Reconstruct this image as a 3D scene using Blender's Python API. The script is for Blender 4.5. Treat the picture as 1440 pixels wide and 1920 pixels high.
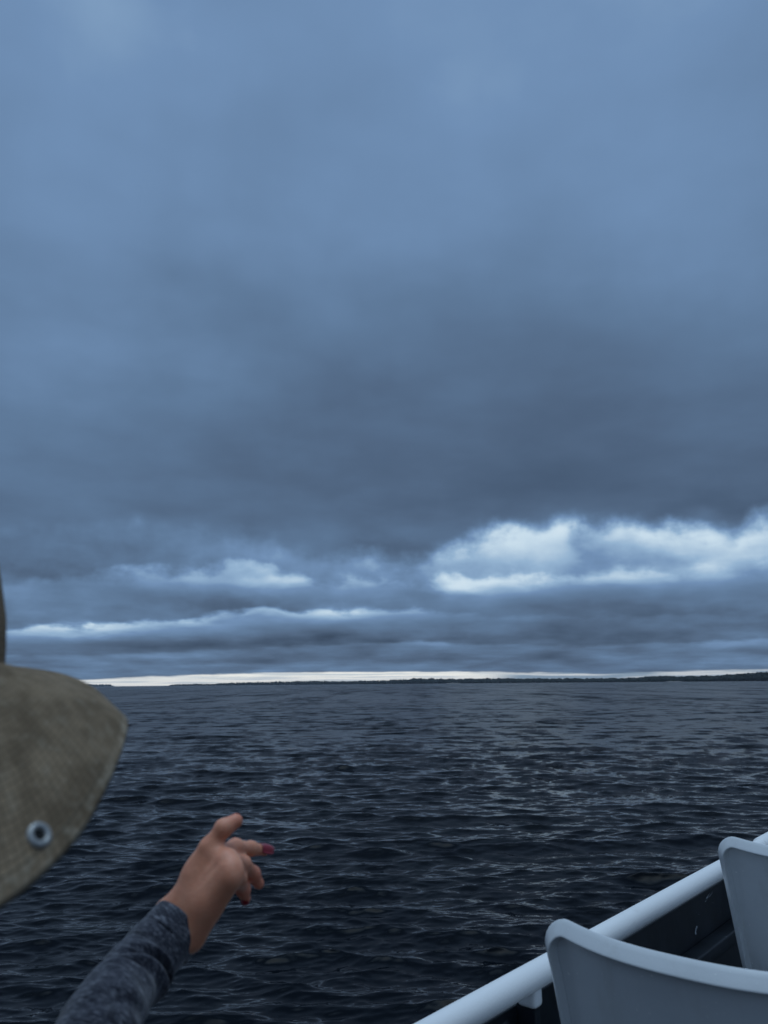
import bpy, bmesh, math, random
import numpy as np
from mathutils import Vector, Matrix

for o in list(bpy.data.objects):
    bpy.data.objects.remove(o, do_unlink=True)
SC = bpy.context.scene
COL = SC.collection
R = math.radians
rng = np.random.default_rng(7)
random.seed(7)

# ------------------------------------------------------------------ camera, world, sun, exposure
EYE = 3.9                                   # eye height above the water, m
HEAD = 41.35                                # heading of the boat, degrees to the right of the view
DECK = EYE - 1.22                           # deck height above the water

cam = bpy.data.cameras.new('camera')
cam_ob = bpy.data.objects.new('camera', cam)
COL.objects.link(cam_ob)
SC.camera = cam_ob
cam.sensor_fit = 'VERTICAL'
cam.sensor_height = 36.0
cam.lens = 36.0 * 1442.0 / 1920.0
cam.clip_start = 0.02
cam.clip_end = 60000.0
pit, rol = R(12.55), R(0.57)
_F = Vector((0, math.cos(pit), math.sin(pit)))
_U = Vector((0, -math.sin(pit), math.cos(pit)))
_X = Vector((1, 0, 0))
_R2 = _X * math.cos(rol) - _U * math.sin(rol)
_U2 = _U * math.cos(rol) + _X * math.sin(rol)
mw = Matrix((_R2, _U2, -_F)).transposed().to_4x4()
mw.translation = (0, 0, EYE)
cam_ob.matrix_world = mw
cam.dof.use_dof = True
cam.dof.focus_distance = 3.0
cam.dof.aperture_fstop = 27.0 / 3.8

SC.view_settings.view_transform = 'Standard'
SC.view_settings.look = 'None'
SC.view_settings.gamma = 1.0
SC.view_settings.exposure = 0.0
SC.view_settings.use_curve_mapping = False
SC.render.engine = 'CYCLES'
SC.cycles.max_bounces = 6
SC.cycles.volume_bounces = 0
SC.cycles.use_denoising = True


class G:
    """tiny helper that writes math as shader nodes"""
    def __init__(self, nt):
        self.nt = nt
    def node(self, kind, **kw):
        n = self.nt.nodes.new(kind)
        for k, v in kw.items():
            setattr(n, k, v)
        return n
    def put(self, sock, v):
        if isinstance(v, bpy.types.NodeSocket):
            self.nt.links.new(v, sock)
        else:
            sock.default_value = v
    def m(self, op, a, b=None, c=None, clamp=False):
        n = self.node('ShaderNodeMath', operation=op, use_clamp=clamp)
        for i, v in enumerate((a, b, c)):
            if v is not None:
                self.put(n.inputs[i], v)
        return n.outputs[0]
    def v(self, op, a, b=None, s=None):
        n = self.node('ShaderNodeVectorMath', operation=op)
        self.put(n.inputs[0], a)
        if b is not None:
            self.put(n.inputs[1], b)
        if s is not None:
            self.put(n.inputs['Scale'], s)
        return n.outputs['Value'] if op in ('LENGTH', 'DOT_PRODUCT', 'DISTANCE') else n.outputs['Vector']
    def xyz(self, a):
        n = self.node('ShaderNodeSeparateXYZ')
        self.put(n.inputs[0], a)
        return n.outputs
    def comb(self, x, y, z):
        n = self.node('ShaderNodeCombineXYZ')
        for i, v in enumerate((x, y, z)):
            self.put(n.inputs[i], v)
        return n.outputs[0]
    def noise(self, vec, scale, detail=2.0, rough=0.5, dist=0.0, lac=2.0, dims='3D', color=False):
        n = self.node('ShaderNodeTexNoise', noise_dimensions=dims)
        if vec is not None:
            self.put(n.inputs['Vector'], vec)
        n.inputs['Scale'].default_value = scale
        n.inputs['Detail'].default_value = detail
        n.inputs['Roughness'].default_value = rough
        n.inputs['Lacunarity'].default_value = lac
        n.inputs['Distortion'].default_value = dist
        return n.outputs['Color' if color else 'Fac']
    def ramp(self, fac, stops, interp='LINEAR'):
        n = self.node('ShaderNodeValToRGB')
        n.color_ramp.interpolation = interp
        el = n.color_ramp.elements
        while len(el) < len(stops):
            el.new(0.5)
        for e, (p, c) in zip(el, stops):
            e.position = p
            if not isinstance(c, (tuple, list)):
                c = (c, c, c)
            e.color = (*c, 1)
        self.put(n.inputs[0], fac)
        return n.outputs[0]
    def smooth(self, x, a, b):
        n = self.node('ShaderNodeMapRange', interpolation_type='SMOOTHSTEP')
        self.put(n.inputs[0], x)
        self.put(n.inputs[1], a)
        self.put(n.inputs[2], b)
        n.inputs[3].default_value = 0.0
        n.inputs[4].default_value = 1.0
        return n.outputs[0]
    def mix(self, f, a, b):
        n = self.node('ShaderNodeMix', data_type='RGBA')
        self.put(n.inputs[0], f)
        self.put(n.inputs[6], a if isinstance(a, bpy.types.NodeSocket) else (*a, 1))
        self.put(n.inputs[7], b if isinstance(b, bpy.types.NodeSocket) else (*b, 1))
        return n.outputs[2]


def lin(r, g, b):
    f = lambda c: (c / 255 / 12.92) if c / 255 <= 0.04045 else ((c / 255 + 0.055) / 1.055) ** 2.4
    return (f(r), f(g), f(b))


# ---- world: heavy dusk overcast, a clear strip left open under the cloud edge at the horizon
SUN_EL, SUN_AZ = 83.0, 25.0               # degrees; azimuth from the view direction, right positive
world = bpy.data.worlds.new('World')
SC.world = world
world.use_nodes = True
nt = world.node_tree
nt.nodes.clear()
g = G(nt)
tc = g.node('ShaderNodeTexCoord')
dirv = g.v('NORMALIZE', tc.outputs['Generated'])
X, Y, Z = g.xyz(dirv)[:3]
az = g.m('MULTIPLY', g.m('ARCTAN2', X, Y), 57.29578)
el = g.m('MULTIPLY', g.m('ARCSINE', g.m('MAXIMUM', g.m('MINIMUM', Z, 1.0), -1.0)), 57.29578)
# cloud-layer coordinates: the layer seen in perspective, softened at the horizon
zz = g.m('ADD', g.m('MAXIMUM', Z, 0.0), 0.13)
lay = g.comb(g.m('DIVIDE', X, zz), g.m('DIVIDE', Y, zz), 0.0)
big = g.noise(lay, 0.55, 4.0, 0.45, 0.2)
mid = g.noise(lay, 1.5, 4.0, 0.5, 0.0)
zz2 = g.m('ADD', g.m('MAXIMUM', Z, 0.0), 0.045)
lay2 = g.comb(g.m('DIVIDE', X, zz2), g.m('MULTIPLY', g.m('DIVIDE', Y, zz2), 0.8), 3.7)
lel = g.m('MULTIPLY', g.m('LOGARITHM', g.m('ADD', g.m('MAXIMUM', el, -0.3), 0.6), 2.718282), 2.0)   # cloud detail flattens towards the horizon
# domain warp in degrees
wc = g.noise(g.comb(g.m('MULTIPLY', az, 0.16), g.m('MULTIPLY', lel, 1.2), 1.3), 1.0, 4.0, 0.5, color=True)
wv = g.v('SUBTRACT', wc, (0.5, 0.5, 0.5))
ww = g.xyz(wv)
amp = g.smooth(el, -1.0, 13.0)
azw = g.m('ADD', az, g.m('MULTIPLY', ww[0], g.m('MULTIPLY_ADD', amp, 9.0, 4.0)))
elw = g.m('ADD', el, g.m('MULTIPLY', ww[1], g.m('MULTIPLY_ADD', amp, 4.6, 1.0)))
azel = g.comb(azw, elw, 0.0)

base = g.ramp(g.m('DIVIDE', g.m('MAXIMUM', el, 0.0), 90.0, clamp=True), [
    (0.0, 0.40), (2.5 / 90, 0.34), (5 / 90, 0.36), (9.5 / 90, 0.33), (13.5 / 90, 0.25), (18 / 90, 0.27),
    (24 / 90, 0.37), (32 / 90, 0.47), (46 / 90, 0.52), (60 / 90, 0.56), (74 / 90, 0.70), (1.0, 0.86)], 'B_SPLINE')
s = base
# (azimuth, elevation, half width, half height, strength) of the cloud masses
for (ca, ce, sa, se, k) in [
    (5.3, 13.9, 15.0, 2.6, -0.07), (0.0, 9.3, 5.5, 1.5, -0.15), (23.5, 11.3, 4.5, 1.1, -0.10), (-16.0, 11.6, 9, 1.3, 0.05),
    (-24, 33, 9, 6, 0.06), (27, 18, 9, 5, -0.04), (9, 21, 18, 8.0, -0.08), (-23, 20, 9, 6, 0.07), (-20, 42, 8, 5, 0.05), (2, 36, 9, 6, -0.03),
    (25, 30, 8, 5, 0.04), (3, 25, 10, 5, -0.03), (-14, 21, 10, 4, 0.04),
]:
    q = g.v('LENGTH', g.v('MULTIPLY', g.v('SUBTRACT', azel, (ca, ce, 0)), (1.0 / sa, 1.0 / se, 0)))
    s = g.m('MULTIPLY_ADD', g.m('POWER', 2.718282, g.m('MULTIPLY', g.m('MULTIPLY', q, q), -1.0)), k, s)
# ragged banks below the overhead deck, nearest first: each is brightest along its billowing top and darkens to its base
azr = g.m('MULTIPLY_ADD', g.m('SUBTRACT', g.noise(g.comb(g.m('MULTIPLY', az, 0.22), g.m('MULTIPLY', lel, 2.0), 21.0), 1.0, 4.0, 0.5), 0.5), 7.0, az)
def overaz(stops, lo=-60.0, hi=60.0):
    return g.ramp(g.m('DIVIDE', g.m('SUBTRACT', azr, lo), hi - lo, clamp=True), [((a_ - lo) / (hi - lo), v_) for a_, v_ in stops], 'B_SPLINE')
bil = g.noise(g.comb(g.m('MULTIPLY', az, 0.27), g.m('MULTIPLY', lel, 1.45), 5.0), 1.0, 6.0, 0.52)
bil2 = g.noise(g.comb(g.m('MULTIPLY', az, 0.17), g.m('MULTIPLY', lel, 1.2), 15.0), 1.0, 5.0, 0.55)
low = g.m('SUBTRACT', bil, 0.5)
BANKS = [
    # top elevation / 20 over azimuth, strength over azimuth, edge raggedness, falloff height, base tone
    ([(-50, .48), (-26, .50), (-16, .585), (-9, .53), (-1, .425), (3, .46), (7, .55), (12, .575), (18, .555), (20.5, .57), (23.5, .455), (26, .54), (40, .5)],
     [(-50, .18), (-26, .13), (-12, .20), (-4, .20), (2, .28), (6, .50), (12, .54), (18, .44), (20, .54), (23, .42), (26, .54), (40, .3)], 3.6, 3.6, .29),
    ([(-50, .33), (-26, .33), (-16, .41), (-11, .43), (-6, .385), (0, .36), (5.5, .385), (10, .36), (18, .39), (26, .35), (50, .36)],
     [(-50, .22), (-26, .22), (-14, .36), (-6, .36), (2, .34), (5.6, .58), (9, .42), (18, .38), (26, .34), (50, .2)], 2.6, 1.6, .25),
    ([(-50, .2), (-26, .185), (-16, .225), (-10, .265), (-4, .265), (2, .27), (7, .25), (14, .22), (26, .2), (50, .2)],
     [(-50, .3), (-26, .42), (-18, .46), (-10, .42), (-4, .50), (2, .38), (8, .20), (14, .13), (26, .10), (50, .1)], 1.5, .85, .23),
    ([(-50, .1), (-26, .10), (-12, .115), (0, .155), (5, .14), (12, .125), (20, .125), (24, .13), (27, .125), (50, .12)],
     [(-50, .12), (-26, .10), (-8, .10), (0, .18), (4, .20), (8, .10), (17, .06), (20, .20), (24, .24), (27, .08), (50, .1)], .60, .45, .27),
    ([(-50, .07), (-26, .075), (0, .075), (10, .07), (26, .075), (50, .07)], [(-50, .08), (-26, .10), (0, .07), (10, .04), (26, .06), (50, .08)], .22, .6, .31),
]
for tops, ks, rag, fall, lo_ in BANKS:
    top = g.m('MULTIPLY', overaz(tops), 20.0)
    nz = g.m('ADD', g.m('MULTIPLY', g.m('SUBTRACT', bil, 0.5), rag), g.m('MULTIPLY', g.m('SUBTRACT', bil2, 0.5), rag * 0.9))
    dep = g.m('SUBTRACT', g.m('ADD', top, nz), el)
    mask = g.smooth(dep, -0.26 * fall, 0.40 * fall)
    val = g.m('ADD', g.m('MULTIPLY', g.m('MULTIPLY', overaz(ks), g.m('MULTIPLY_ADD', g.smooth(bil2, 0.34, 0.66), 0.5, 1.02)), g.m('POWER', 2.718282, g.m('MULTIPLY', g.m('MAXIMUM', dep, 0.0), -1.0 / fall))), lo_ - 0.05)
    val = g.m('MULTIPLY_ADD', low, 0.50, val)
    s = g.m('ADD', g.m('MULTIPLY', s, g.m('SUBTRACT', 1.0, mask)), g.m('MULTIPLY', val, mask))
for (ca, ce, sa, se, k) in [(12.0, 9.4, 5.0, 1.2, 0.12), (20.1, 9.7, 1.6, 0.9, 0.12), (25.8, 8.8, 3.0, 1.1, 0.12), (5.5, 6.9, 1.3, 0.7, 0.16), (17.5, 7.4, 3.2, 0.7, 0.10),
                            (9.5, 7.6, 4.2, 1.0, 0.13), (21.0, 7.6, 5.0, 1.0, 0.10), (-6.0, 7.2, 7.0, 0.9, 0.07), (15.8, 9.8, 1.2, 1.0, -0.12), (-8.5, 6.9, 4.0, 0.7, 0.14), (-15, 7.6, 2.4, 0.8, 0.12), (-3.0, 5.1, 3.0, 0.5, 0.14), (-20.5, 3.75, 5.0, 0.45, 0.16),
                            (-13.0, 4.5, 3.5, 0.5, 0.12), (1.5, 6.3, 2.5, 0.5, -0.08), (20.0, 4.4, 8.0, 1.2, -0.09), (-9.0, 3.1, 14.0, 0.5, -0.13), (-24.0, 7.3, 3.6, 0.9, -0.10), (-12.0, 5.6, 3.0, 0.5, -0.08)]:
    q = g.v('LENGTH', g.v('MULTIPLY', g.v('SUBTRACT', azel, (ca, ce, 0)), (1.0 / sa, 1.0 / se, 0)))
    s = g.m('MULTIPLY_ADD', g.m('POWER', 2.718282, g.m('MULTIPLY', g.m('MULTIPLY', q, q), -1.0)), k, s)
streak = g.noise(g.comb(g.m('MULTIPLY', az, 0.09), g.m('MULTIPLY', el, 1.7), 8.0), 1.0, 5.0, 0.55)
s = g.m('MULTIPLY_ADD', g.m('MULTIPLY', g.m('SUBTRACT', streak, 0.5), g.smooth(el, 5.0, 0.8)), 0.32, s)
s = g.m('MULTIPLY_ADD', g.m('SUBTRACT', big, 0.5), 0.42, s)
s = g.m('MULTIPLY_ADD', g.m('SUBTRACT', mid, 0.5), 0.30, s)
fin = g.noise(lay, 4.5, 5.0, 0.55)
s = g.m('MULTIPLY_ADD', g.m('SUBTRACT', fin, 0.5), 0.07, s)
cloud = g.ramp(s, [(0.0, lin(48, 64, 86)), (0.22, lin(80, 101, 128)), (0.36, lin(95, 122, 154)), (0.5, lin(113, 144, 182)),
                   (0.64, lin(150, 181, 211)), (0.80, lin(202, 223, 238)), (1.0, lin(226, 240, 248))])
# open strip on the horizon
edge = g.ramp(g.m('DIVIDE', g.m('ADD', az, 180.0), 360.0, clamp=True), [
    (0.0, 0.10), (0.36, 0.12), ((180 - 27) / 360, 0.28), ((180 - 20.5) / 360, 0.42), ((180 - 14) / 360, 0.68), ((180 - 8) / 360, 0.83),
    (181 / 360, 0.80), (187 / 360, 0.72), (195 / 360, 0.52), (204 / 360, 0.62), (212 / 360, 0.62), (0.68, 0.15), (1.0, 0.10)])
en = g.noise(g.comb(g.m('MULTIPLY', az, 0.35), g.m('MULTIPLY', el, 2.0), 11.0), 1.0, 5.0, 0.55)
elE = g.m('MULTIPLY_ADD', g.m('SUBTRACT', en, 0.5), 0.34, el)
stripm = g.smooth(g.m('SUBTRACT', elE, edge), 0.07, -0.07)
stripm = g.m('MULTIPLY', stripm, g.smooth(el, -1.2, -0.2))
sn = g.noise(g.comb(g.m('MULTIPLY', az, 0.16), g.m('MULTIPLY', el, 5.0), 2.0), 1.0, 4.0, 0.55)
sbr = g.m('MULTIPLY', g.smooth(sn, 0.42, 0.62), 0.75)
scol_l = g.mix(sbr, lin(252, 252, 246), lin(190, 203, 214))
scol_r = g.mix(g.smooth(sn, 0.40, 0.62), lin(133, 155, 175), lin(214, 219, 222))
scol = g.mix(g.smooth(az, 6.5, 10.0), scol_l, scol_r)
skyc = g.mix(stripm, cloud, scol)
bg_cloud = g.node('ShaderNodeBackground')
g.put(bg_cloud.inputs[0], skyc)
g.put(bg_cloud.inputs[1], g.m('MULTIPLY_ADD', g.smooth(el, 60.0, 86.0), 4.6, 1.0))     # overcast is brightest overhead
sky = g.node('ShaderNodeTexSky', sky_type='NISHITA')
sky.sun_disc = False
sky.sun_elevation = R(SUN_EL)
sky.sun_rotation = R(SUN_AZ)
bg_sky = g.node('ShaderNodeBackground')
g.put(bg_sky.inputs[0], sky.outputs[0])
bg_sky.inputs[1].default_value = 0.05
mixs = g.node('ShaderNodeMixShader')
mixs.inputs[0].default_value = 0.96         # thick overcast: almost nothing of the clear sky comes through
nt.links.new(bg_sky.outputs[0], mixs.inputs[1])
nt.links.new(bg_cloud.outputs[0], mixs.inputs[2])
wo = g.node('ShaderNodeOutputWorld')
nt.links.new(mixs.outputs[0], wo.inputs[0])

sun = bpy.data.lights.new('sun', 'SUN')
sun.energy = 0.16                              # dusk under thick cloud: barely a direction left in the light
sun.angle = R(170)
sun.color = (1.0, 0.985, 0.965)
sun_ob = bpy.data.objects.new('sun', sun)
COL.objects.link(sun_ob)
sd = Vector((math.sin(R(SUN_AZ)) * math.cos(R(SUN_EL)), math.cos(R(SUN_AZ)) * math.cos(R(SUN_EL)), math.sin(R(SUN_EL))))
sun_ob.rotation_euler = sd.to_track_quat('Z', 'Y').to_euler()

# ------------------------------------------------------------------ helpers
def tag(o, label=None, cat=None, group=None, kind=None):
    for k, v in (('label', label), ('category', cat), ('group', group), ('kind', kind)):
        if v:
            o[k] = v
    return o

def empty(name, loc, rz=0.0, parent=None):
    o = bpy.data.objects.new(name, None)
    o.empty_display_size = 0.1
    o.location = loc
    o.rotation_euler = (0, 0, rz)
    COL.objects.link(o)
    o.parent = parent
    return o

def obj(name, verts, faces, mat, parent=None, smooth=True, loc=(0, 0, 0)):
    me = bpy.data.meshes.new(name)
    me.from_pydata([tuple(map(float, v)) for v in verts], [], [tuple(map(int, f)) for f in faces])
    me.update()
    if smooth:
        me.shade_smooth()
    if mat:
        me.materials.append(mat)
    o = bpy.data.objects.new(name, me)
    COL.objects.link(o)
    o.parent = parent
    o.location = loc
    return o

def fast_mesh(name, V, quads, mat, parent=None, smooth=True):
    """numpy arrays straight into a mesh"""
    me = bpy.data.meshes.new(name)
    n, k = quads.shape
    me.vertices.add(len(V))
    me.vertices.foreach_set('co', np.ascontiguousarray(V, np.float32).ravel())
    me.loops.add(n * k)
    me.loops.foreach_set('vertex_index', np.ascontiguousarray(quads, np.int32).ravel())
    me.polygons.add(n)
    me.polygons.foreach_set('loop_start', np.arange(0, n * k, k, dtype=np.int32))
    me.polygons.foreach_set('use_smooth', np.full(n, smooth, bool))
    me.update(calc_edges=True)
    me.validate()
    if mat:
        me.materials.append(mat)
    o = bpy.data.objects.new(name, me)
    COL.objects.link(o)
    o.parent = parent
    return o

def material(name):
    m = bpy.data.materials.new(name)
    m.use_nodes = True
    gg = G(m.node_tree)
    b = m.node_tree.nodes['Principled BSDF']
    tcn = gg.node('ShaderNodeTexCoord')
    return m, gg, b, tcn.outputs['Object']

def bump(gg, b, height, strength=0.3, dist=0.01):
    n = gg.node('ShaderNodeBump')
    n.inputs['Strength'].default_value = strength
    n.inputs['Distance'].default_value = dist
    gg.put(n.inputs['Height'], height)
    gg.put(b.inputs['Normal'], n.outputs[0])

def grid_faces(nr, nc, wrap=False, off=0):
    f = []
    for i in range(nr - 1):
        for j in range(nc if wrap else nc - 1):
            j2 = (j + 1) % nc
            f.append((off + i * nc + j, off + i * nc + j2, off + (i + 1) * nc + j2, off + (i + 1) * nc + j))
    return f

def sweep(path, radii, ns=16, caps=True, squash=None):
    """tube along a polyline: (verts, faces)"""
    P = [Vector(p) for p in path]
    n = len(P)
    if not hasattr(radii, '__len__'):
        radii = [radii] * n
    V, Fc = [], []
    up = None
    for i in range(n):
        t = (P[min(i + 1, n - 1)] - P[max(i - 1, 0)]).normalized()
        if up is None:
            up = Vector((0, 0, 1)) if abs(t.z) < 0.9 else Vector((0, 1, 0))
        a = t.cross(up).normalized()
        b = a.cross(t).normalized()
        up = b
        for k in range(ns):
            th = 2 * math.pi * k / ns
            V.append(P[i] + (a * math.cos(th) + b * math.sin(th)) * radii[i])
    Fc = grid_faces(n, ns, True)
    Fc = [tuple(reversed(f)) for f in Fc]
    if caps:
        Fc.append(tuple(range(ns)))
        Fc.append(tuple(reversed(range((n - 1) * ns, n * ns))))
    return V, Fc

def box(x0, x1, y0, y1, z0, z1, bev=0.0):
    bm = bmesh.new()
    bmesh.ops.create_cube(bm, size=1.0)
    for v in bm.verts:
        v.co = Vector(((x0 + x1) / 2 + v.co.x * (x1 - x0), (y0 + y1) / 2 + v.co.y * (y1 - y0), (z0 + z1) / 2 + v.co.z * (z1 - z0)))
    if bev:
        bmesh.ops.bevel(bm, geom=bm.edges[:], offset=bev, segments=3, affect='EDGES', profile=0.5)
    bm.verts.index_update()
    V = [v.co.copy() for v in bm.verts]
    Fc = [tuple(v.index for v in f.verts) for f in bm.faces]
    bm.free()
    return V, Fc

def join(*parts):
    V, Fc = [], []
    for v, f in parts:
        o = len(V)
        V += list(v)
        Fc += [tuple(i + o for i in x) for x in f]
    return V, Fc

def catmull(pts, n):
    pts = np.array(pts, float)
    P = np.vstack([2 * pts[0] - pts[1], pts, 2 * pts[-1] - pts[-2]])
    out = []
    for i in range(len(pts) - 1):
        p0, p1, p2, p3 = P[i:i + 4]
        for t in np.linspace(0, 1, n, endpoint=(i == len(pts) - 2)):
            out.append(0.5 * ((2 * p1) + (-p0 + p2) * t + (2 * p0 - 5 * p1 + 4 * p2 - p3) * t * t + (-p0 + 3 * p1 - 3 * p2 + p3) * t ** 3))
    return np.array(out)

# ------------------------------------------------------------------ water
def make_water():
    m, gg, b, oc = material('lake_water')
    b.inputs['Base Color'].default_value = (0.0012, 0.0028, 0.0052, 1)
    b.inputs['Roughness'].default_value = 0.05
    b.inputs['IOR'].default_value = 1.333
    b.inputs['Specular IOR Level'].default_value = 0.105
    geo = gg.node('ShaderNodeNewGeometry')
    pos = geo.outputs['Position']
    at = gg.node('ShaderNodeAttribute', attribute_name='ripple')
    rip = at.outputs['Fac']
    px, py, pz = gg.xyz(pos)[:3]
    # slopes finer than the mesh, statistically: they act as roughness
    gg.put(b.inputs['Roughness'], gg.m('MULTIPLY_ADD', gg.m('POWER', rip, 2.0), 0.24, 0.03))
    # ripples too fine for the mesh tilt the surface: two scales, crests longer than they are wide
    def slopes(scale, stretch, rot, w):
        c, s_ = math.cos(rot), math.sin(rot)
        a = gg.m('ADD', gg.m('MULTIPLY', px, c * stretch), gg.m('MULTIPLY', py, s_ * stretch))
        d = gg.m('ADD', gg.m('MULTIPLY', px, -s_), gg.m('MULTIPLY', py, c))
        return gg.v('SCALE', gg.v('SUBTRACT', gg.noise(gg.comb(a, d, w), scale, 3.0, 0.55, color=True), (0.5, 0.5, 0.5)), s=1.0)
    s1 = slopes(0.50, 0.28, 0.12, 0.0)
    s2 = slopes(1.9, 0.35, -0.15, 4.0)
    s3 = slopes(11.0, 0.6, 0.15, 9.0)
    far = gg.v('ADD', gg.v('SCALE', s1, s=1.2), gg.v('ADD', gg.v('SCALE', s2, s=0.8), gg.v('SCALE', s3, s=0.5)))
    def group(kx, ky, w, d):
        return gg.v('SUBTRACT', gg.noise(gg.comb(gg.m('MULTIPLY', px, kx), gg.m('MULTIPLY', py, ky), w), 1.0, d, 0.6, color=True), (0.5, 0.5, 0.5))
    rch = gg.node('ShaderNodeAttribute', attribute_name='reach').outputs['Fac']
    grp = gg.v('ADD', gg.v('SCALE', group(0.55, 0.36, 6.0, 3.0), s=gg.m('MULTIPLY_ADD', rch, -1.0, 1.7)),
               gg.v('ADD', gg.v('SCALE', group(0.20, 0.055, 2.0, 3.0), s=gg.m('MULTIPLY', rch, 1.0)), gg.v('SCALE', group(0.10, 0.010, 4.0, 5.0), s=gg.m('MULTIPLY', rch, 1.4))))   # wave groups
    far = gg.v('ADD', far, grp)
    near = gg.v('ADD', gg.v('SCALE', s3, s=0.14), gg.v('SCALE', slopes(30.0, 0.7, 0.0, 2.0), s=0.08))
    tot = gg.v('ADD', gg.v('SCALE', far, s=gg.m('POWER', rip, 1.5)), near)
    tx = gg.xyz(tot)
    nrm = gg.v('NORMALIZE', gg.v('ADD', geo.outputs['Normal'], gg.comb(gg.m('MULTIPLY', tx[0], 0.55), tx[1], 0.0)))
    gg.put(b.inputs['Normal'], nrm)

    # polar sheet: fine where the photograph looks, coarse behind
    k0 = 1.0 / 2.0
    inv = np.concatenate([np.linspace(1 / 1.2, 1 / 8.5, 40, endpoint=False), np.linspace(1 / 8.5, 1 / 2600.0, 980)])
    rad = 1.0 / inv
    rad = np.concatenate([rad, [3500, 5000, 7000, 9400]])
    a_f = np.radians(np.linspace(-33, 33, 960))
    a_b = np.radians(np.linspace(33, 327, 120)[1:-1])
    ang = np.concatenate([a_f, a_b])
    RR, AA = np.meshgrid(rad, ang, indexing='ij')
    x = RR * np.sin(AA)
    y = RR * np.cos(AA)
    dr = np.gradient(rad)[:, None] * np.ones_like(AA)
    da = np.gradient(ang)[None, :] * RR
    da = np.abs(da)
    z = np.zeros_like(x)
    hx = np.zeros_like(x)
    hy = np.zeros_like(x)
    lost = np.zeros_like(x)
    # wind patches
    patch = 1.0 + 0.14 * np.sin(x * 0.11 + 1.2 * np.sin(y * 0.05)) * np.sin(y * 0.17 + 0.7 + 0.8 * np.sin(x * 0.07))
    lee = np.clip((RR - 8.0) / 4.0, 0, 1)
    lee = lee * lee * (3 - 2 * lee)
    lam = np.concatenate([np.exp(rng.uniform(np.log(0.38), np.log(1.35), 110)), np.exp(rng.uniform(np.log(0.11), np.log(0.38), 130)), np.exp(rng.uniform(np.log(1.35), np.log(6.0), 40))])
    N = len(lam)
    lam.sort()
    th = rng.normal(0.0, 0.40, N) + 0.08             # travel direction about the line of sight
    ph = rng.uniform(0, 2 * np.pi, N)
    tot2 = 0.0
    for l, t, p in zip(lam, th, ph):
        k = 2 * np.pi / l
        slope = 0.0245 if 0.38 <= l <= 1.35 else (0.0155 if l < 0.38 else 0.018)
        a = slope / k
        kx, ky = k * np.sin(t), -k * np.cos(t)
        # components the local mesh cannot carry are left to the shader
        sp = np.abs(np.cos(t)) * dr + np.abs(np.sin(t)) * da
        w = np.clip((l / sp - 1.7) / 1.5, 0, 1)
        lost += (1 - w) * slope * slope
        tot2 += slope * slope
        short = 0.5 + 0.5 * lee if l < 1.0 else 1.0
        aa = a * w * patch * short
        sel = w.max(axis=1) > 0
        P = kx * x[sel] + ky * y[sel] + p
        c, s_ = np.cos(P), np.sin(P)
        z[sel] += aa[sel] * c
        hx[sel] -= 1.0 * aa[sel] * s_ * (-kx / k) * -1
        hy[sel] -= 1.0 * aa[sel] * s_ * (-ky / k) * -1
    V = np.stack([x + hx, y + hy, z], -1).reshape(-1, 3)
    nr, nc = x.shape
    i = np.arange(nr - 1)[:, None] * nc
    j = np.arange(nc)[None, :]
    j2 = (j + 1) % nc
    q = np.stack([i + j, i + nc + j, i + nc + j2, i + j2], -1).reshape(-1, 4)
    q = q[:, ::-1]
    ob = fast_mesh('water', V, q, m)
    ripple = np.sqrt(lost / tot2).reshape(-1).astype(np.float32)
    atb = ob.data.attributes.new('ripple', 'FLOAT', 'POINT')
    atb.data.foreach_set('value', ripple)
    reach = np.clip((RR - 70.0) / 130.0, 0, 1).reshape(-1).astype(np.float32)
    ob.data.attributes.new('reach', 'FLOAT', 'POINT').data.foreach_set('value', reach)
    tag(ob, 'dark choppy lake water with small wind ripples', None, None, 'structure')
    return ob

make_water()

# ------------------------------------------------------------------ far shore
def foliage_mat(name, a, b_):
    m, gg, b, oc = material(name)
    n = gg.noise(oc, 0.06, 4.0, 0.6)
    gg.put(b.inputs['Base Color'], gg.mix(gg.smooth(n, 0.35, 0.68), a, b_))
    b.inputs['Roughness'].default_value = 0.9
    b.inputs['Specular IOR Level'].default_value = 0.1
    return m

MF = foliage_mat('shore_foliage', (0.009, 0.014, 0.014), (0.020, 0.027, 0.022))
ml, gg, b, oc = material('shore_ground')
b.inputs['Base Color'].default_value = (0.018, 0.024, 0.021, 1)
b.inputs['Roughness'].default_value = 0.95
mb, gg, b, oc = material('pale_sand')
gg.put(b.inputs['Base Color'], gg.ramp(gg.noise(oc, 0.05, 3.0), [(0.3, (0.12, 0.115, 0.10)), (0.7, (0.26, 0.24, 0.21))]))
b.inputs['Roughness'].default_value = 0.95

_ico = bmesh.new()
bmesh.ops.create_icosphere(_ico, subdivisions=2, radius=1.0)
ICOV = np.array([v.co[:] for v in _ico.verts])
ICOF = np.array([[v.index for v in f.verts] for f in _ico.faces])
_ico.free()

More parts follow.
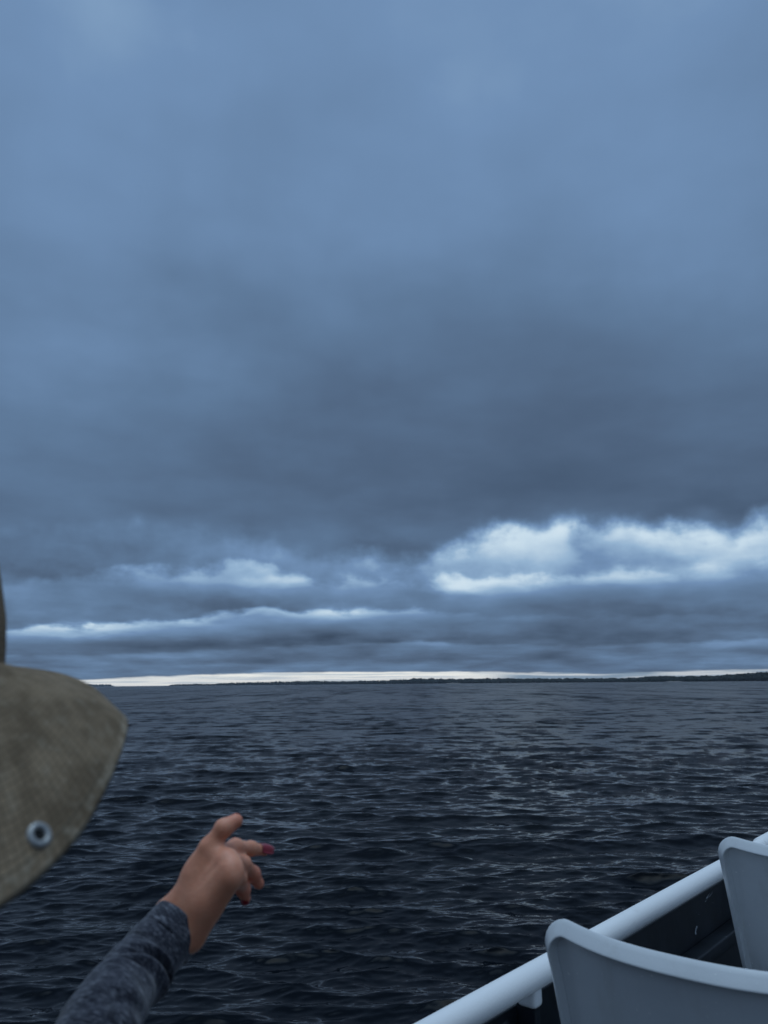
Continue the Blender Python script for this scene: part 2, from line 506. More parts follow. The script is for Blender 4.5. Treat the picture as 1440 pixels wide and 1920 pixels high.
def shore(name_land, name_wood, prof, label_land, label_wood, step, crown, rows=3):
    """prof: (azimuth deg, distance m, treetop height m). Land ridge with a wood on it."""
    prof = np.array(prof)
    azs = prof[:, 0]
    length = np.sum(np.abs(np.diff(np.radians(azs))) * 0.5 * (prof[1:, 1] + prof[:-1, 1]))
    n = int(max(60, length / 25))
    A = np.linspace(azs[0], azs[-1], n)
    D = np.interp(A, azs, prof[:, 1])
    Hh = np.interp(A, azs, prof[:, 2])
    dep = np.minimum(400.0, D * 0.1)
    rowsL = []
    for fr, hf in ((0.0, -0.15), (0.02, 0.05), (0.25, 0.35), (0.55, 0.52), (1.0, 0.40), (1.3, -0.2)):
        d = D + fr * dep
        z = hf * np.maximum(Hh - 8.0, 2.0) + (0.8 * rng.random(n) if hf > 0.1 else 0)
        if hf < 0:
            z = np.full(n, -1.5)
        rowsL.append(np.stack([d * np.sin(np.radians(A)), d * np.cos(np.radians(A)), z], -1))
    V = np.concatenate(rowsL)
    Fc = [tuple(reversed(f)) for f in grid_faces(6, n)]
    o = obj(name_land, V, Fc, ml)
    tag(o, label_land, None, None, 'structure')
    VV, FF = [], []
    cnt = int(length / step)
    for r_ in range(rows):
        for t in np.linspace(0, 1, cnt):
            a = azs[0] + (azs[-1] - azs[0]) * t + rng.normal(0, 0.02)
            d0 = np.interp(a, azs, prof[:, 1])
            hh = np.interp(a, azs, prof[:, 2])
            fr = (0.01, 0.12, 0.45)[r_] * min(400.0, d0 * 0.1)
            d = d0 + fr + rng.uniform(0, 20)
            top = hh * (0.55, 0.76, 1.0)[r_] * (0.93 + 0.09 * rng.random() + 0.05 * math.sin(a * 9 + 3 * math.sin(a * 4)))
            sz = crown * rng.uniform(0.6, 1.35)
            rx = sz * 0.95
            rz = max(min(sz * 0.75, top * 0.5), 1.0)
            c = np.array([d * math.sin(R(a)), d * math.cos(R(a)), top - rz])
            jit = 1 + 0.28 * (rng.random((len(ICOV), 1)) - 0.5) * 2
            FF.append(ICOF + len(VV) * len(ICOV))
            VV.append(ICOV * jit * np.array([rx, rx, rz]) + c)
            # fill down to the ground so that the wood reads as one mass
            if r_ == 0:
                FF.append(ICOF + len(VV) * len(ICOV))
                VV.append(ICOV * jit * np.array([rx * 1.1, rx, top * 0.55]) + c * np.array([1, 1, 0]) + np.array([0, 0, top * 0.35]))
    ob = fast_mesh(name_wood, np.concatenate(VV), np.concatenate(FF), MF, smooth=True)
    tag(ob, label_wood, 'forest', None, 'stuff')
    return ob

def hgt(D, el):      # treetop height for a distance and an elevation angle
    return EYE + D * math.tan(R(el))

main = [(-11.98, 5000, .125), (-11.0, 4900, .165), (-9.0, 4700, .20), (-6.31, 4400, .235), (-3.22, 4100, .20), (0.66, 3700, .25), (2.21, 3500, .345), (4.91, 3300, .29),
        (10.6, 3000, .265), (14.3, 2750, .20), (17.5, 2550, .225), (18.4, 2500, .33), (21.4, 2350, .29), (23.0, 2270, .34), (24.7, 2200, .47), (26, 2150, .48),
        (30, 2000, .5), (38, 1850, .55), (48, 1800, .5)]
shore('far_shore', 'shore_forest', [(a, d, hgt(d, e)) for a, d, e in main],
      'low dark land along the far side of the lake', 'long dark wood along the far shore, taller towards the right', 9.0, 10.0)
islets = [(-15.3, 5600, .04), (-15.1, 5600, .13), (-14.2, 5600, .12), (-13.4, 5500, .15), (-12.6, 5300, .13), (-11.9, 5200, .15)]
shore('low_spit', 'spit_trees', [(a, d, hgt(d, e)) for a, d, e in islets],
      'thin low spit running out left from the far shore', 'thin dotted line of trees on the low spit left of the far shore', 16.0, 10.0, 2)
head = [(-48, 8000, .3), (-36, 8300, .26), (-26, 8600, .2), (-21.5, 8800, .22), (-19.25, 8900, .17), (-19.12, 8900, .04)]
shore('headland', 'headland_forest', [(a, d, hgt(d, e)) for a, d, e in head],
      'pale blue distant headland at the left end of the horizon', 'distant hazy wood on the headland behind the hat brim', 30.0, 20.0, 2)

def strip(name, a0, a1, d, h, label):
    n = 60
    A = np.radians(np.linspace(a0, a1, n))
    V = []
    for dd, zz_ in ((0, 0.05), (12, h), (26, h * 0.9), (40, -0.5)):
        hj = zz_ * (0.5 + 0.7 * np.sin(np.linspace(0, np.pi, n)) * rng.random(n)) if zz_ > 0.2 else np.full(n, zz_)
        V.append(np.stack([(d + dd) * np.sin(A), (d + dd) * np.cos(A), hj], -1))
    o = obj(name, np.concatenate(V), [tuple(reversed(f)) for f in grid_faces(4, n)], mb)
    tag(o, label, None, None, 'structure')
strip('beach', 4.4, 5.5, 3270, 2.6, 'short pale beach at the foot of the far shore')
strip('beach', 19.6, 20.6, 2370, 1.8, 'pale strip of shingle under the far wood on the right')

# ------------------------------------------------------------------ boat
mp, gg, b, oc = material('white_paint')            # brushed white gloss on the rail
n1 = gg.noise(oc, 60, 3, 0.6)
n2 = gg.noise(oc, 6.0, 5, 0.65)
gg.put(b.inputs['Base Color'], gg.mix(gg.smooth(n2, 0.60, 0.78), (0.81, 0.81, 0.80), (0.62, 0.61, 0.59)))
b.inputs['Roughness'].default_value = 0.42
bump(gg, b, gg.noise(oc, 220, 3, 0.6), 0.25, 0.002)
WHITE = mp

mn, gg, b, oc = material('navy_paint')             # dark blue bulwark paint, chipped and scuffed
n1 = gg.noise(oc, 9, 5, 0.6)
n2 = gg.noise(gg.v('MULTIPLY', oc, (1, 0.35, 1)), 16, 6, 0.7, 0.8)
n3 = gg.noise(oc, 2.0, 3, 0.5)
chip = gg.m('MULTIPLY', gg.smooth(n2, 0.625, 0.645), gg.smooth(n3, 0.49, 0.56))
gg.put(b.inputs['Base Color'], gg.mix(chip, gg.mix(gg.smooth(n1, 0.35, 0.7), (0.004, 0.0065, 0.010), (0.010, 0.015, 0.021)), (0.34, 0.37, 0.40)))
b.inputs['Roughness'].default_value = 0.45
b.inputs['Specular IOR Level'].default_value = 0.25
bump(gg, b, gg.m('ADD', n1, chip), 0.35, 0.004)
NAVY = mn

mh, gg, b, oc = material('hull_paint')
gg.put(b.inputs['Base Color'], gg.mix(gg.smooth(gg.noise(oc, 3, 5, .6), .4, .7), (0.015, 0.025, 0.04), (0.03, 0.045, 0.06)))
b.inputs['Roughness'].default_value = 0.35
HULL = mh
md, gg, b, oc = material('deck_paint')
gg.put(b.inputs['Base Color'], gg.mix(gg.smooth(gg.noise(oc, 7, 6, .65), .4, .65), (0.03, 0.036, 0.04), (0.055, 0.062, 0.066)))
b.inputs['Roughness'].default_value = 0.6
bump(gg, b, gg.noise(oc, 300, 2, .5), 0.4, 0.002)
DECKM = md
mpl, gg, b, oc = material('white_moulded_plastic')
n1 = gg.noise(oc, 5, 5, 0.6)
spec = gg.noise(oc, 150, 2, 0.5)
n4 = gg.noise(gg.v('MULTIPLY', oc, (1, 1, 0.25)), 22, 4, 0.6)
c1 = gg.mix(gg.smooth(n1, 0.45, 0.75), (0.58, 0.60, 0.61), (0.50, 0.52, 0.53))
c1 = gg.mix(gg.m('MULTIPLY', gg.smooth(n4, 0.50, 0.72), 0.3), c1, (0.44, 0.44, 0.42))
c1 = gg.mix(gg.m('MULTIPLY', gg.smooth(spec, 0.705, 0.75), 0.8), c1, (0.80, 0.80, 0.78))
gg.put(b.inputs['Base Color'], c1)
b.inputs['Roughness'].default_value = 0.36
bump(gg, b, gg.m('ADD', gg.m('MULTIPLY', gg.noise(oc, 260, 3, 0.6), 0.25), gg.noise(oc, 14, 2, 0.5)), 0.25, 0.003)
PLAST = mpl
mst, gg, b, oc = material('galvanised_steel')
gg.put(b.inputs['Base Color'], gg.mix(gg.noise(oc, 40, 3, .6), (0.30, 0.31, 0.32), (0.42, 0.43, 0.44)))
b.inputs['Metallic'].default_value = 0.8
b.inputs['Roughness'].default_value = 0.5
STEEL = mst

# boat frame: local y runs forward, local x to starboard, z up from the water
BOAT = empty('ferry', (0, 0, 0), -R(HEAD))
tag(BOAT, 'open ferry deck edge with white tube rail over dark blue side wall', 'ferry')
RX = -0.850                                  # rail line, local x
def flare(vf):
    # the side opens a little towards the bow
    return [Vector((v[0] - (0.014 * (v[1] - 1.1) if v[0] < 0 else 0.0), v[1], v[2])) for v in vf[0]], vf[1]
RZ = EYE - 0.54
V, Fc = sweep([(RX, y, RZ) for y in np.linspace(-5, 7.5, 26)], 0.0236, 28)
V, Fc = flare((V, Fc))
obj('rail', V, Fc, WHITE, BOAT)
# side wall below the rail, with a stiffening ledge, posts and brackets
V, Fc = box(RX - 0.055, RX - 0.035, -5, 7.5, DECK - 0.3, RZ - 0.055, 0.003)
obj('side_wall', *flare((V, Fc)), NAVY, BOAT)
V, Fc = box(RX - 0.0345, RX + 0.012, -5, 7.5, EYE - 0.745, EYE - 0.708, 0.005)
obj('ledge', *flare((V, Fc)), NAVY, BOAT)
for y in (-1.26, 0.06, 1.38, 2.70, 4.02, 5.34):
    V, Fc = box(RX - 0.035, RX + 0.006, y - 0.008, y + 0.012, EYE - 0.7085, RZ - 0.040, 0.003)
    obj('post', *flare((V, Fc)), NAVY, BOAT)
    bv, bf = box(RX - 0.030, RX + 0.012, y - 0.016, y + 0.016, RZ - 0.052, RZ - 0.012, 0.009)
    obj('rail_bracket', *flare((bv, bf)), WHITE, BOAT)
# joint sleeve on the rail ahead of the farther seat
V, Fc = sweep([(RX, y, RZ) for y in (2.86, 2.866, 2.872, 3.02, 3.026, 3.03)], [0.0240, 0.0265, 0.028, 0.028, 0.0265, 0.0240], 28)
obj('rail_sleeve', *flare((V, Fc)), WHITE, BOAT)
# deck and hull
V, Fc = box(RX - 0.03, 2.6, -5, 7.5, DECK - 0.06, DECK)
obj('deck', *flare((V, Fc)), DECKM, BOAT)
ys = np.linspace(-5, 7.5, 14)
hv = []
for zz_, xo in ((DECK - 0.062, 0.03), (DECK - 0.5, 0.04), (1.0, 0.10), (0.35, 0.22), (-0.4, 0.45)):
    for y in ys:
        hv.append((RX - 0.06 + xo, y, zz_))
for zz_, xo in ((-0.4, -0.45), (0.35, -0.22), (1.0, -0.1), (DECK - 0.5, -0.04), (DECK - 0.062, -0.03)):
    for y in ys:
        hv.append((2.63 + xo, y, zz_))
hf = grid_faces(10, len(ys))
obj('hull', *flare((hv, hf)), HULL, BOAT)
V, Fc = sweep([(RX - 0.075, y, DECK - 0.12) for y in np.linspace(-5, 7.5, 12)], 0.045, 12)
obj('rubbing_strake', *flare((V, Fc)), HULL, BOAT)

# ------------------------------------------------------------------ seats
def make_seat():
    prof = catmull([(-0.232, 0.847), (-0.215, 0.78), (-0.195, 0.68), (-0.172, 0.57), (-0.140, 0.485), (-0.075, 0.447), (0.03, 0.440), (0.14, 0.447), (0.21, 0.446), (0.238, 0.425)], 12)
    seg = np.r_[0, np.cumsum(np.linalg.norm(np.diff(prof, axis=0), axis=1))]
    L = seg[-1]
    HW = 0.213
    rc = 0.034
    def at(s_, l):
        y = np.interp(l, seg, prof[:, 0])
        z = np.interp(l, seg, prof[:, 1])
        ty = np.interp(min(l + 0.01, L), seg, prof[:, 0]) - np.interp(max(l - 0.01, 0), seg, prof[:, 0])
        tz = np.interp(min(l + 0.01, L), seg, prof[:, 1]) - np.interp(max(l - 0.01, 0), seg, prof[:, 1])
        nn = math.hypot(ty, tz)
        ny, nz = -tz / nn, ty / nn                     # front side of the shell (towards the sitter)
        u = abs(s_) / HW
        wing = 0.044 * u ** 2.4 if u < 0.86 else 0.044 * 0.86 ** 2.4 + 0.18 * (u - 0.86) * 0.044 - 0.9 * (u - 0.86) ** 2 * 0.5
        f = 1.0 if l < 0.34 else max(0.45, 1.0 - (l - 0.34) * 2.2)
        return Vector((s_, y + ny * wing * f, z + nz * wing * f)), Vector((0, ny, nz))
    ls = np.unique(np.r_[rc * (1 - np.cos(np.linspace(0, math.pi / 2, 10))), np.linspace(rc, L - 0.06, 54), L - 0.06 * (1 - np.sin(np.linspace(0, math.pi / 2, 9)))])
    ls = np.unique(np.round(ls, 6))
    us = np.linspace(-1, 1, 49)
    hw = []
    for l in ls:
        w = HW - 0.016 * min(l / 0.4, 1.0)
        if l < rc:
            w -= rc - math.sqrt(max(rc * rc - (rc - l) ** 2, 0))
        e = L - l
        if e < 0.06:
            w -= 0.06 - math.sqrt(max(0.0036 - (0.06 - e) ** 2, 0))
        hw.append(w)
    Vf, Vb = [], []
    T = 0.0035
    for l, w in zip(ls, hw):
        for u in us:
            p, nn = at(u * w, l)
            Vf.append(p + nn * T)
            Vb.append(p - nn * T)
    nr, nc = len(ls), len(us)
    Fc = grid_faces(nr, nc) + [tuple(reversed(f)) for f in grid_faces(nr, nc, off=nr * nc)]
    # rolled rim along the whole outline
    per = [(u * hw[0], ls[0]) for u in us[::2]]
    right = [(w, l) for l, w in zip(ls, hw)][1:-1]
    bot = [(u * hw[-1], ls[-1]) for u in us[::-2]]
    left = [(-w, l) for l, w in zip(ls, hw)][1:-1][::-1]
    per = per + right + bot + left
    cen = Vector((0, 0, 0))
    pts = [at(s_, l) for s_, l in per]
    n = len(pts)
    # lip section (outward, towards the back): a sloping face turned up and back, sharp lower edge
    LIP = [(.0100, -.0100), (.0110, -.0080), (.0104, -.0056), (.0064, -.0003), (.0018, .0056), (-.0028, .0112), (-.0042, .0126), (-.0058, .0129), (-.0070, .0118),
           (-.0082, .0080), (-.0100, .0040), (-.0120, .0030), (-.0130, .0), (-.0125, -.0030), (-.0070, -.0070), (0.0, -.0100), (.0060, -.0112)]
    ns = len(LIP)
    Vr = []
    for i in range(n):
        p, nn = pts[i]
        t = (pts[(i + 1) % n][0] - pts[i - 1][0]).normalized()
        o_ = t.cross(nn).normalized()                  # outward in the shell's surface
        ref = p - at(per[i][0] * 0.6, min(max(per[i][1], 0.1), L - 0.1))[0]
        if o_.dot(ref) < 0:
            o_ = -o_
        for oo, bb in LIP:
            Vr.append(p + o_ * oo - nn * bb)
    fr = []
    for i in range(n):
        for k in range(ns):
            i2, k2 = (i + 1) % n, (k + 1) % ns
            fr.append((i * ns + k, i * ns + k2, i2 * ns + k2, i2 * ns + k))
    return join((Vf + Vb, Fc), (Vr, fr))

def place_on_deck(name, t, nleft, label, group):
    """seat standing on the deck: t metres ahead of the camera, nleft metres to port of it"""
    a = -R(HEAD)
    loc = Vector((-nleft, t, DECK))
    loc.rotate(Matrix.Rotation(a, 3, 'Z'))
    return loc, a

SV, SF = make_seat()
def build_seat():
    root = empty('deck_seat', (0, 0, 0))
    sh = obj('shell', SV, SF, PLAST, root)
    bm = bmesh.new()
    bm.from_mesh(sh.data)
    bmesh.ops.recalc_face_normals(bm, faces=bm.faces)
    bm.to_mesh(sh.data)
    bm.free()
    sh.data.shade_smooth()
    fr = join(box(-0.17, -0.14, -0.13, 0.15, 0.40, 0.425, .003), box(0.14, 0.17, -0.13, 0.15, 0.40, 0.425, .003), box(-0.139, 0.139, 0.0, 0.03, 0.401, 0.424, .003))
    obj('frame', *fr, STEEL, root)
    for sx in (-1, 1):
        for y0, y1 in ((-0.11, -0.16), (0.13, 0.16)):
            obj('leg', *sweep([(sx * 0.155, y0, 0.40), (sx * 0.158, (y0 + y1) / 2, 0.2), (sx * 0.16, y1, 0.012)], 0.012, 12), STEEL, root)
            # foot plate closes the leg
    return root

def copy_tree(o, parent=None):
    c = o.copy()
    COL.objects.link(c)
    c.parent = parent
    for ch in o.children:
        copy_tree(ch, c)
    return c

seat0 = build_seat()
seats = [(1.335, 0.458, 'nearest white moulded seat, its curved back low in the right corner before the rail'),
         (2.148, 0.470, 'farther white moulded seat cut off by the right edge, next one along the rail'),
         (0.005, 0.50, 'white moulded seat under the person in the hat, by the rail')]
for i, (t, nl, lab) in enumerate(seats):
    o = seat0 if i == 0 else copy_tree(seat0)
    loc, a = place_on_deck('deck_seat', t, nl, '', '')
    o.location = loc
    o.rotation_euler = (0, 0, a)
    tag(o, lab, 'seat', 'white moulded seats along the rail')

# ------------------------------------------------------------------ person
def field(lo, hi, h, prims, pad=0.03):
    """smooth union of tapered capsules / ellipsoids on a grid"""
    lo = np.array(lo, float)
    n = np.ceil((np.array(hi) - lo) / h).astype(int) + 1
    D = np.full(n, 1.0, np.float32)
    axes = [lo[i] + h * np.arange(n[i]) for i in range(3)]
    for pr in prims:
        kind, k = pr[0], pr[-1]
        if kind == 'cap':
            _, a, b_, r1, r2, _k = pr
            a, b_ = np.array(a, float), np.array(b_, float)
            mn = np.minimum(a - r1, b_ - r2) - pad - k
            mx = np.maximum(a + r1, b_ + r2) + pad + k
        else:
            _, c, M, rad_, _k = pr
            c = np.array(c, float)
            rr = max(rad_)
            mn, mx = c - rr - pad - k, c + rr + pad + k
        sl = []
        for i in range(3):
            i0 = max(int((mn[i] - lo[i]) / h), 0)
            i1 = min(int((mx[i] - lo[i]) / h) + 2, n[i])
            sl.append(slice(i0, i1))
        if any(s_.stop <= s_.start for s_ in sl):
            continue
        gx, gy, gz = np.meshgrid(axes[0][sl[0]], axes[1][sl[1]], axes[2][sl[2]], indexing='ij')
        p = np.stack([gx, gy, gz], -1)
        if kind == 'cap':
            ba = b_ - a
            t = np.clip(((p - a) @ ba) / max(ba @ ba, 1e-9), 0, 1)
            d = np.linalg.norm(p - a - t[..., None] * ba, axis=-1) - (r1 + (r2 - r1) * t)
        else:
            q = (p - c) @ np.array(M)
            rr = np.array(rad_)
            k0 = np.linalg.norm(q / rr, axis=-1)
            k1 = np.linalg.norm(q / rr ** 2, axis=-1)
            d = k0 * (k0 - 1) / np.maximum(k1, 1e-9)
        A = D[tuple(sl)]
        hh = np.clip(0.5 + 0.5 * (A - d) / k, 0, 1)
        D[tuple(sl)] = A * (1 - hh) + d * hh - k * hh * (1 - hh)
    return lo, h, D

def surface_nets(lo, h, D):
    S = D < 0
    c = np.zeros(np.array(D.shape) - 1, int)
    corners = [(i, j, k) for i in (0, 1) for j in (0, 1) for k in (0, 1)]
    for (i, j, k) in corners:
        c += S[i:S.shape[0] - 1 + i, j:S.shape[1] - 1 + j, k:S.shape[2] - 1 + k]
    cells = np.argwhere((c > 0) & (c < 8))
    idx = np.full(c.shape, -1, int)
    idx[tuple(cells.T)] = np.arange(len(cells))
    acc = np.zeros((len(cells), 3))
    cnt = np.zeros(len(cells))
    for a in corners:
        for ax in range(3):
            if a[ax]:
                continue
            b_ = list(a)
            b_[ax] = 1
            da = D[cells[:, 0] + a[0], cells[:, 1] + a[1], cells[:, 2] + a[2]]
            db = D[cells[:, 0] + b_[0], cells[:, 1] + b_[1], cells[:, 2] + b_[2]]
            x = (da < 0) != (db < 0)
            t = np.where(x, da / np.where(x, da - db, 1), 0)
            pt = np.tile(np.array(a, float), (len(cells), 1))
            pt[:, ax] += t
            acc += pt * x[:, None]
            cnt += x
    V = lo + h * (cells + acc / cnt[:, None])
    Q = []
    for ax in range(3):
        o1, o2 = [(1, 2), (2, 0), (0, 1)][ax]
        sl0 = [slice(None)] * 3
        sl1 = [slice(None)] * 3
        sl0[ax] = slice(0, -1)
        sl1[ax] = slice(1, None)
        x = S[tuple(sl0)] != S[tuple(sl1)]
        e = np.argwhere(x)
        e = e[(e[:, o1] > 0) & (e[:, o2] > 0) & (e[:, o1] < D.shape[o1] - 1) & (e[:, o2] < D.shape[o2] - 1)]
        ins = S[tuple(e.T)]
        def ci(d1, d2):
            q = e.copy()
            q[:, o1] -= d1
            q[:, o2] -= d2
            return idx[tuple(q.T)]
        quad = np.stack([ci(1, 1), ci(0, 1), ci(0, 0), ci(1, 0)], -1)
        quad[~ins] = quad[~ins][:, ::-1]
        Q.append(quad)
    Q = np.concatenate(Q)
    Q = Q[(Q >= 0).all(1)]
    # a little smoothing
    for _ in range(3):
        sm = np.zeros_like(V)
        ct = np.zeros(len(V))
        for k in range(4):
            i, j = Q[:, k], Q[:, (k + 1) % 4]
            np.add.at(sm, i, V[j]); np.add.at(sm, j, V[i])
            np.add.at(ct, i, 1); np.add.at(ct, j, 1)
        V = V * 0.5 + 0.5 * sm / np.maximum(ct, 1)[:, None]
    return V, Q

def E(x, y, z):      # metres from the eye -> world
    return np.array((x, y, z + EYE))

# joints of the pointing right arm (metres from the eye)
W = E(-0.2113, 0.8522, -0.2387)
Wr = E(-0.2238, 0.8585, -0.2299)
Wu = E(-0.2002, 0.8454, -0.2447)
IDX = [E(-0.1771, 0.8550, -0.1731), E(-0.1634, 0.8841, -0.1701), E(-0.1505, 0.9070, -0.1763), E(-0.1353, 0.9236, -0.1819)]
MID = [E(-0.1645, 0.8454, -0.1758), E(-0.1548, 0.8838, -0.1871), E(-0.1476, 0.9076, -0.2021), E(-0.1411, 0.9169, -0.2162)]
RNG = [E(-0.1584, 0.8375, -0.1817), E(-0.1570, 0.8764, -0.2002), E(-0.1560, 0.8984, -0.2159), E(-0.1542, 0.9062, -0.2280)]
PNK = [E(-0.1578, 0.8333, -0.1903), E(-0.1648, 0.8653, -0.2053), E(-0.1713, 0.8826, -0.2141), E(-0.1754, 0.8865, -0.2176)]
THB = [E(-0.2078, 0.8573, -0.2156), E(-0.1854, 0.8564, -0.1655), E(-0.1715, 0.8584, -0.1467), E(-0.1583, 0.8671, -0.1399)]
SLV = [E(-.2146, .8502, -.2386), E(-.2262, .8364, -.2506), E(-.2387, .8149, -.2645), E(-.2488, .7443, -.2830)]
ELB = E(-.262, .640, -.335)

cb, sb = math.cos(R(HEAD)), math.sin(R(HEAD))
FW = np.array((sb, cb, 0.0))               # boat forward
RT = np.array((cb, -sb, 0.0))              # starboard
UPV = np.array((0, 0, 1.0))
HEADC = E(-.3173, .4578, -.005)
NECK = HEADC + np.array((0, 0, -.20)) - FW * 0.03
SHR = NECK + RT * 0.155 + UPV * -0.055
SHL = NECK - RT * 0.155 + UPV * -0.055
HIP = np.array((NECK[0], NECK[1], EYE - 0.66)) - FW * 0.10
HPR, HPL = HIP + RT * 0.085, HIP - RT * 0.085
KNR, KNL = HPR + FW * 0.40 + RT * 0.03 + UPV * 0.0, HPL + FW * 0.40 - RT * 0.03
ANR = np.array((KNR[0], KNR[1], DECK + 0.085)) + FW * 0.02
ANL = np.array((KNL[0], KNL[1], DECK + 0.085)) + FW * 0.02
ELL = SHL - RT * 0.06 - UPV * 0.25 + FW * 0.05
WRL = KNL + UPV * 0.085 - FW * 0.17 + RT * 0.05

# skin material
msk, gg, b, oc = material('tanned_skin')
n1 = gg.noise(oc, 35, 5, 0.6)
n2 = gg.noise(oc, 420, 3, 0.6)
fl_ = gg.node('ShaderNodeAttribute', attribute_name='flush')
skc = gg.mix(gg.smooth(n1, 0.3, 0.7), (0.59, 0.228, 0.125), (0.70, 0.305, 0.180))
gg.put(b.inputs['Base Color'], gg.mix(gg.m('MULTIPLY', fl_.outputs['Fac'], 0.85), skc, (0.66, 0.19, 0.11)))
b.inputs['Roughness'].default_value = 0.48
b.inputs['Subsurface Weight'].default_value = 0.25
b.inputs['Subsurface Radius'].default_value = (1.0, 0.35, 0.2)
b.inputs['Subsurface Scale'].default_value = 0.006
bump(gg, b, gg.m('ADD', gg.m('MULTIPLY', n2, 0.5), gg.noise(gg.v('MULTIPLY', oc, (1, 1, 3)), 120, 4, 0.6)), 0.22, 0.0015)
SKIN = msk
mnl, gg, b, oc = material('red_nail_varnish')
b.inputs['Base Color'].default_value = (0.22, 0.002, 0.014, 1)
b.inputs['Roughness'].default_value = 0.30
b.inputs['Coat Weight'].default_value = 0.2
NAIL = mnl

cap = lambda a, b_, r1, r2, k=0.006: ('cap', a, b_, r1, r2, k)
def finger(P, r, k=0.004):
    out = []
    for i in range(3):
        out.append(cap(P[i], P[i + 1] if i < 2 else P[i + 1] * 0.88 + P[i] * 0.12, r[i], r[i + 1], k))
        if i:
            out.append(cap(P[i], P[i], r[i] * 1.05, r[i] * 1.05, 0.004))     # joint
    return out
FA = SLV[2] * 0.4 + SLV[3] * 0.6                                  # cut inside the sleeve
hand = [
    cap(SLV[1], Wr, 0.019, 0.0150, 0.008), cap(SLV[1], Wu, 0.019, 0.0138, 0.008), cap(SLV[2], SLV[1], 0.021, 0.0205, 0.004), cap(FA, SLV[2], 0.020, 0.020, 0.004), cap(SLV[1], W, 0.020, 0.0165, 0.008),
    cap(W, IDX[0], 0.0165, 0.0105, 0.010), cap(W, MID[0], 0.0165, 0.0105, 0.010), cap(W, RNG[0], 0.0160, 0.0100, 0.010),
    cap(Wu, PNK[0], 0.0138, 0.0096, 0.010), cap(Wu, (RNG[0] + PNK[0]) / 2, 0.014, 0.0100, 0.010),
    cap((W + IDX[0]) / 2, (W + PNK[0]) / 2, 0.0135, 0.0130, 0.012),
    cap(Wr, THB[0], 0.0155, 0.0150, 0.010), cap(THB[0], THB[1], 0.0150, 0.0105, 0.009), cap((THB[0] + THB[1]) / 2, (W + IDX[0]) / 2, 0.014, 0.013, 0.012),
    cap(THB[0] * 0.25 + THB[1] * 0.75, IDX[0] * 0.8 + W * 0.2, 0.0085, 0.0085, 0.010),
    cap(THB[1], THB[2], 0.0100, 0.0083, 0.005), cap(THB[2], THB[2], 0.0090, 0.0090, 0.004), cap(THB[2], THB[3] * .85 + THB[2] * .15, 0.0088, 0.0076, 0.004),
    cap(IDX[0], IDX[0], 0.0112, 0.0112, 0.006), cap(MID[0], MID[0], 0.0112, 0.0112, 0.006), cap(RNG[0], RNG[0], 0.0105, 0.0105, 0.006), cap(PNK[0], PNK[0], 0.0098, 0.0098, 0.006),
]
hand += finger(IDX, (0.0092, 0.0078, 0.0070, 0.0058)) + finger(MID, (0.0094, 0.0080, 0.0072, 0.0061)) + finger(RNG, (0.0090, 0.0077, 0.0069, 0.0058)) + finger(PNK, (0.0080, 0.0068, 0.0062, 0.0052))
_ax = (IDX[0] + MID[0] + RNG[0] + PNK[0]) / 4 - W
_dn = np.cross(PNK[0] - IDX[0], _ax)
_dn = _dn / np.linalg.norm(_dn)
if _dn @ (np.array((0, 0, EYE)) - W) < 0:
    _dn = -_dn
for P_ in (IDX[0], MID[0], RNG[0]):                        # extensor tendons under the skin
    hand.append(cap(P_ + _dn * 0.0088, P_ * 0.35 + W * 0.65 + _dn * 0.0128, 0.0032, 0.0026, 0.0045))
hand.append(cap(THB[1] + _dn * 0.0078, THB[0] * 0.7 + W * 0.3 + _dn * 0.0115, 0.0034, 0.0028, 0.0045))
allp = np.array([p for q in (IDX, MID, RNG, PNK, THB) for p in q] + [W, FA])
lo_, hi_ = allp.min(0) - 0.04, allp.max(0) + 0.04
HV, HQ = surface_nets(*field(lo_, hi_, 0.0017, hand))

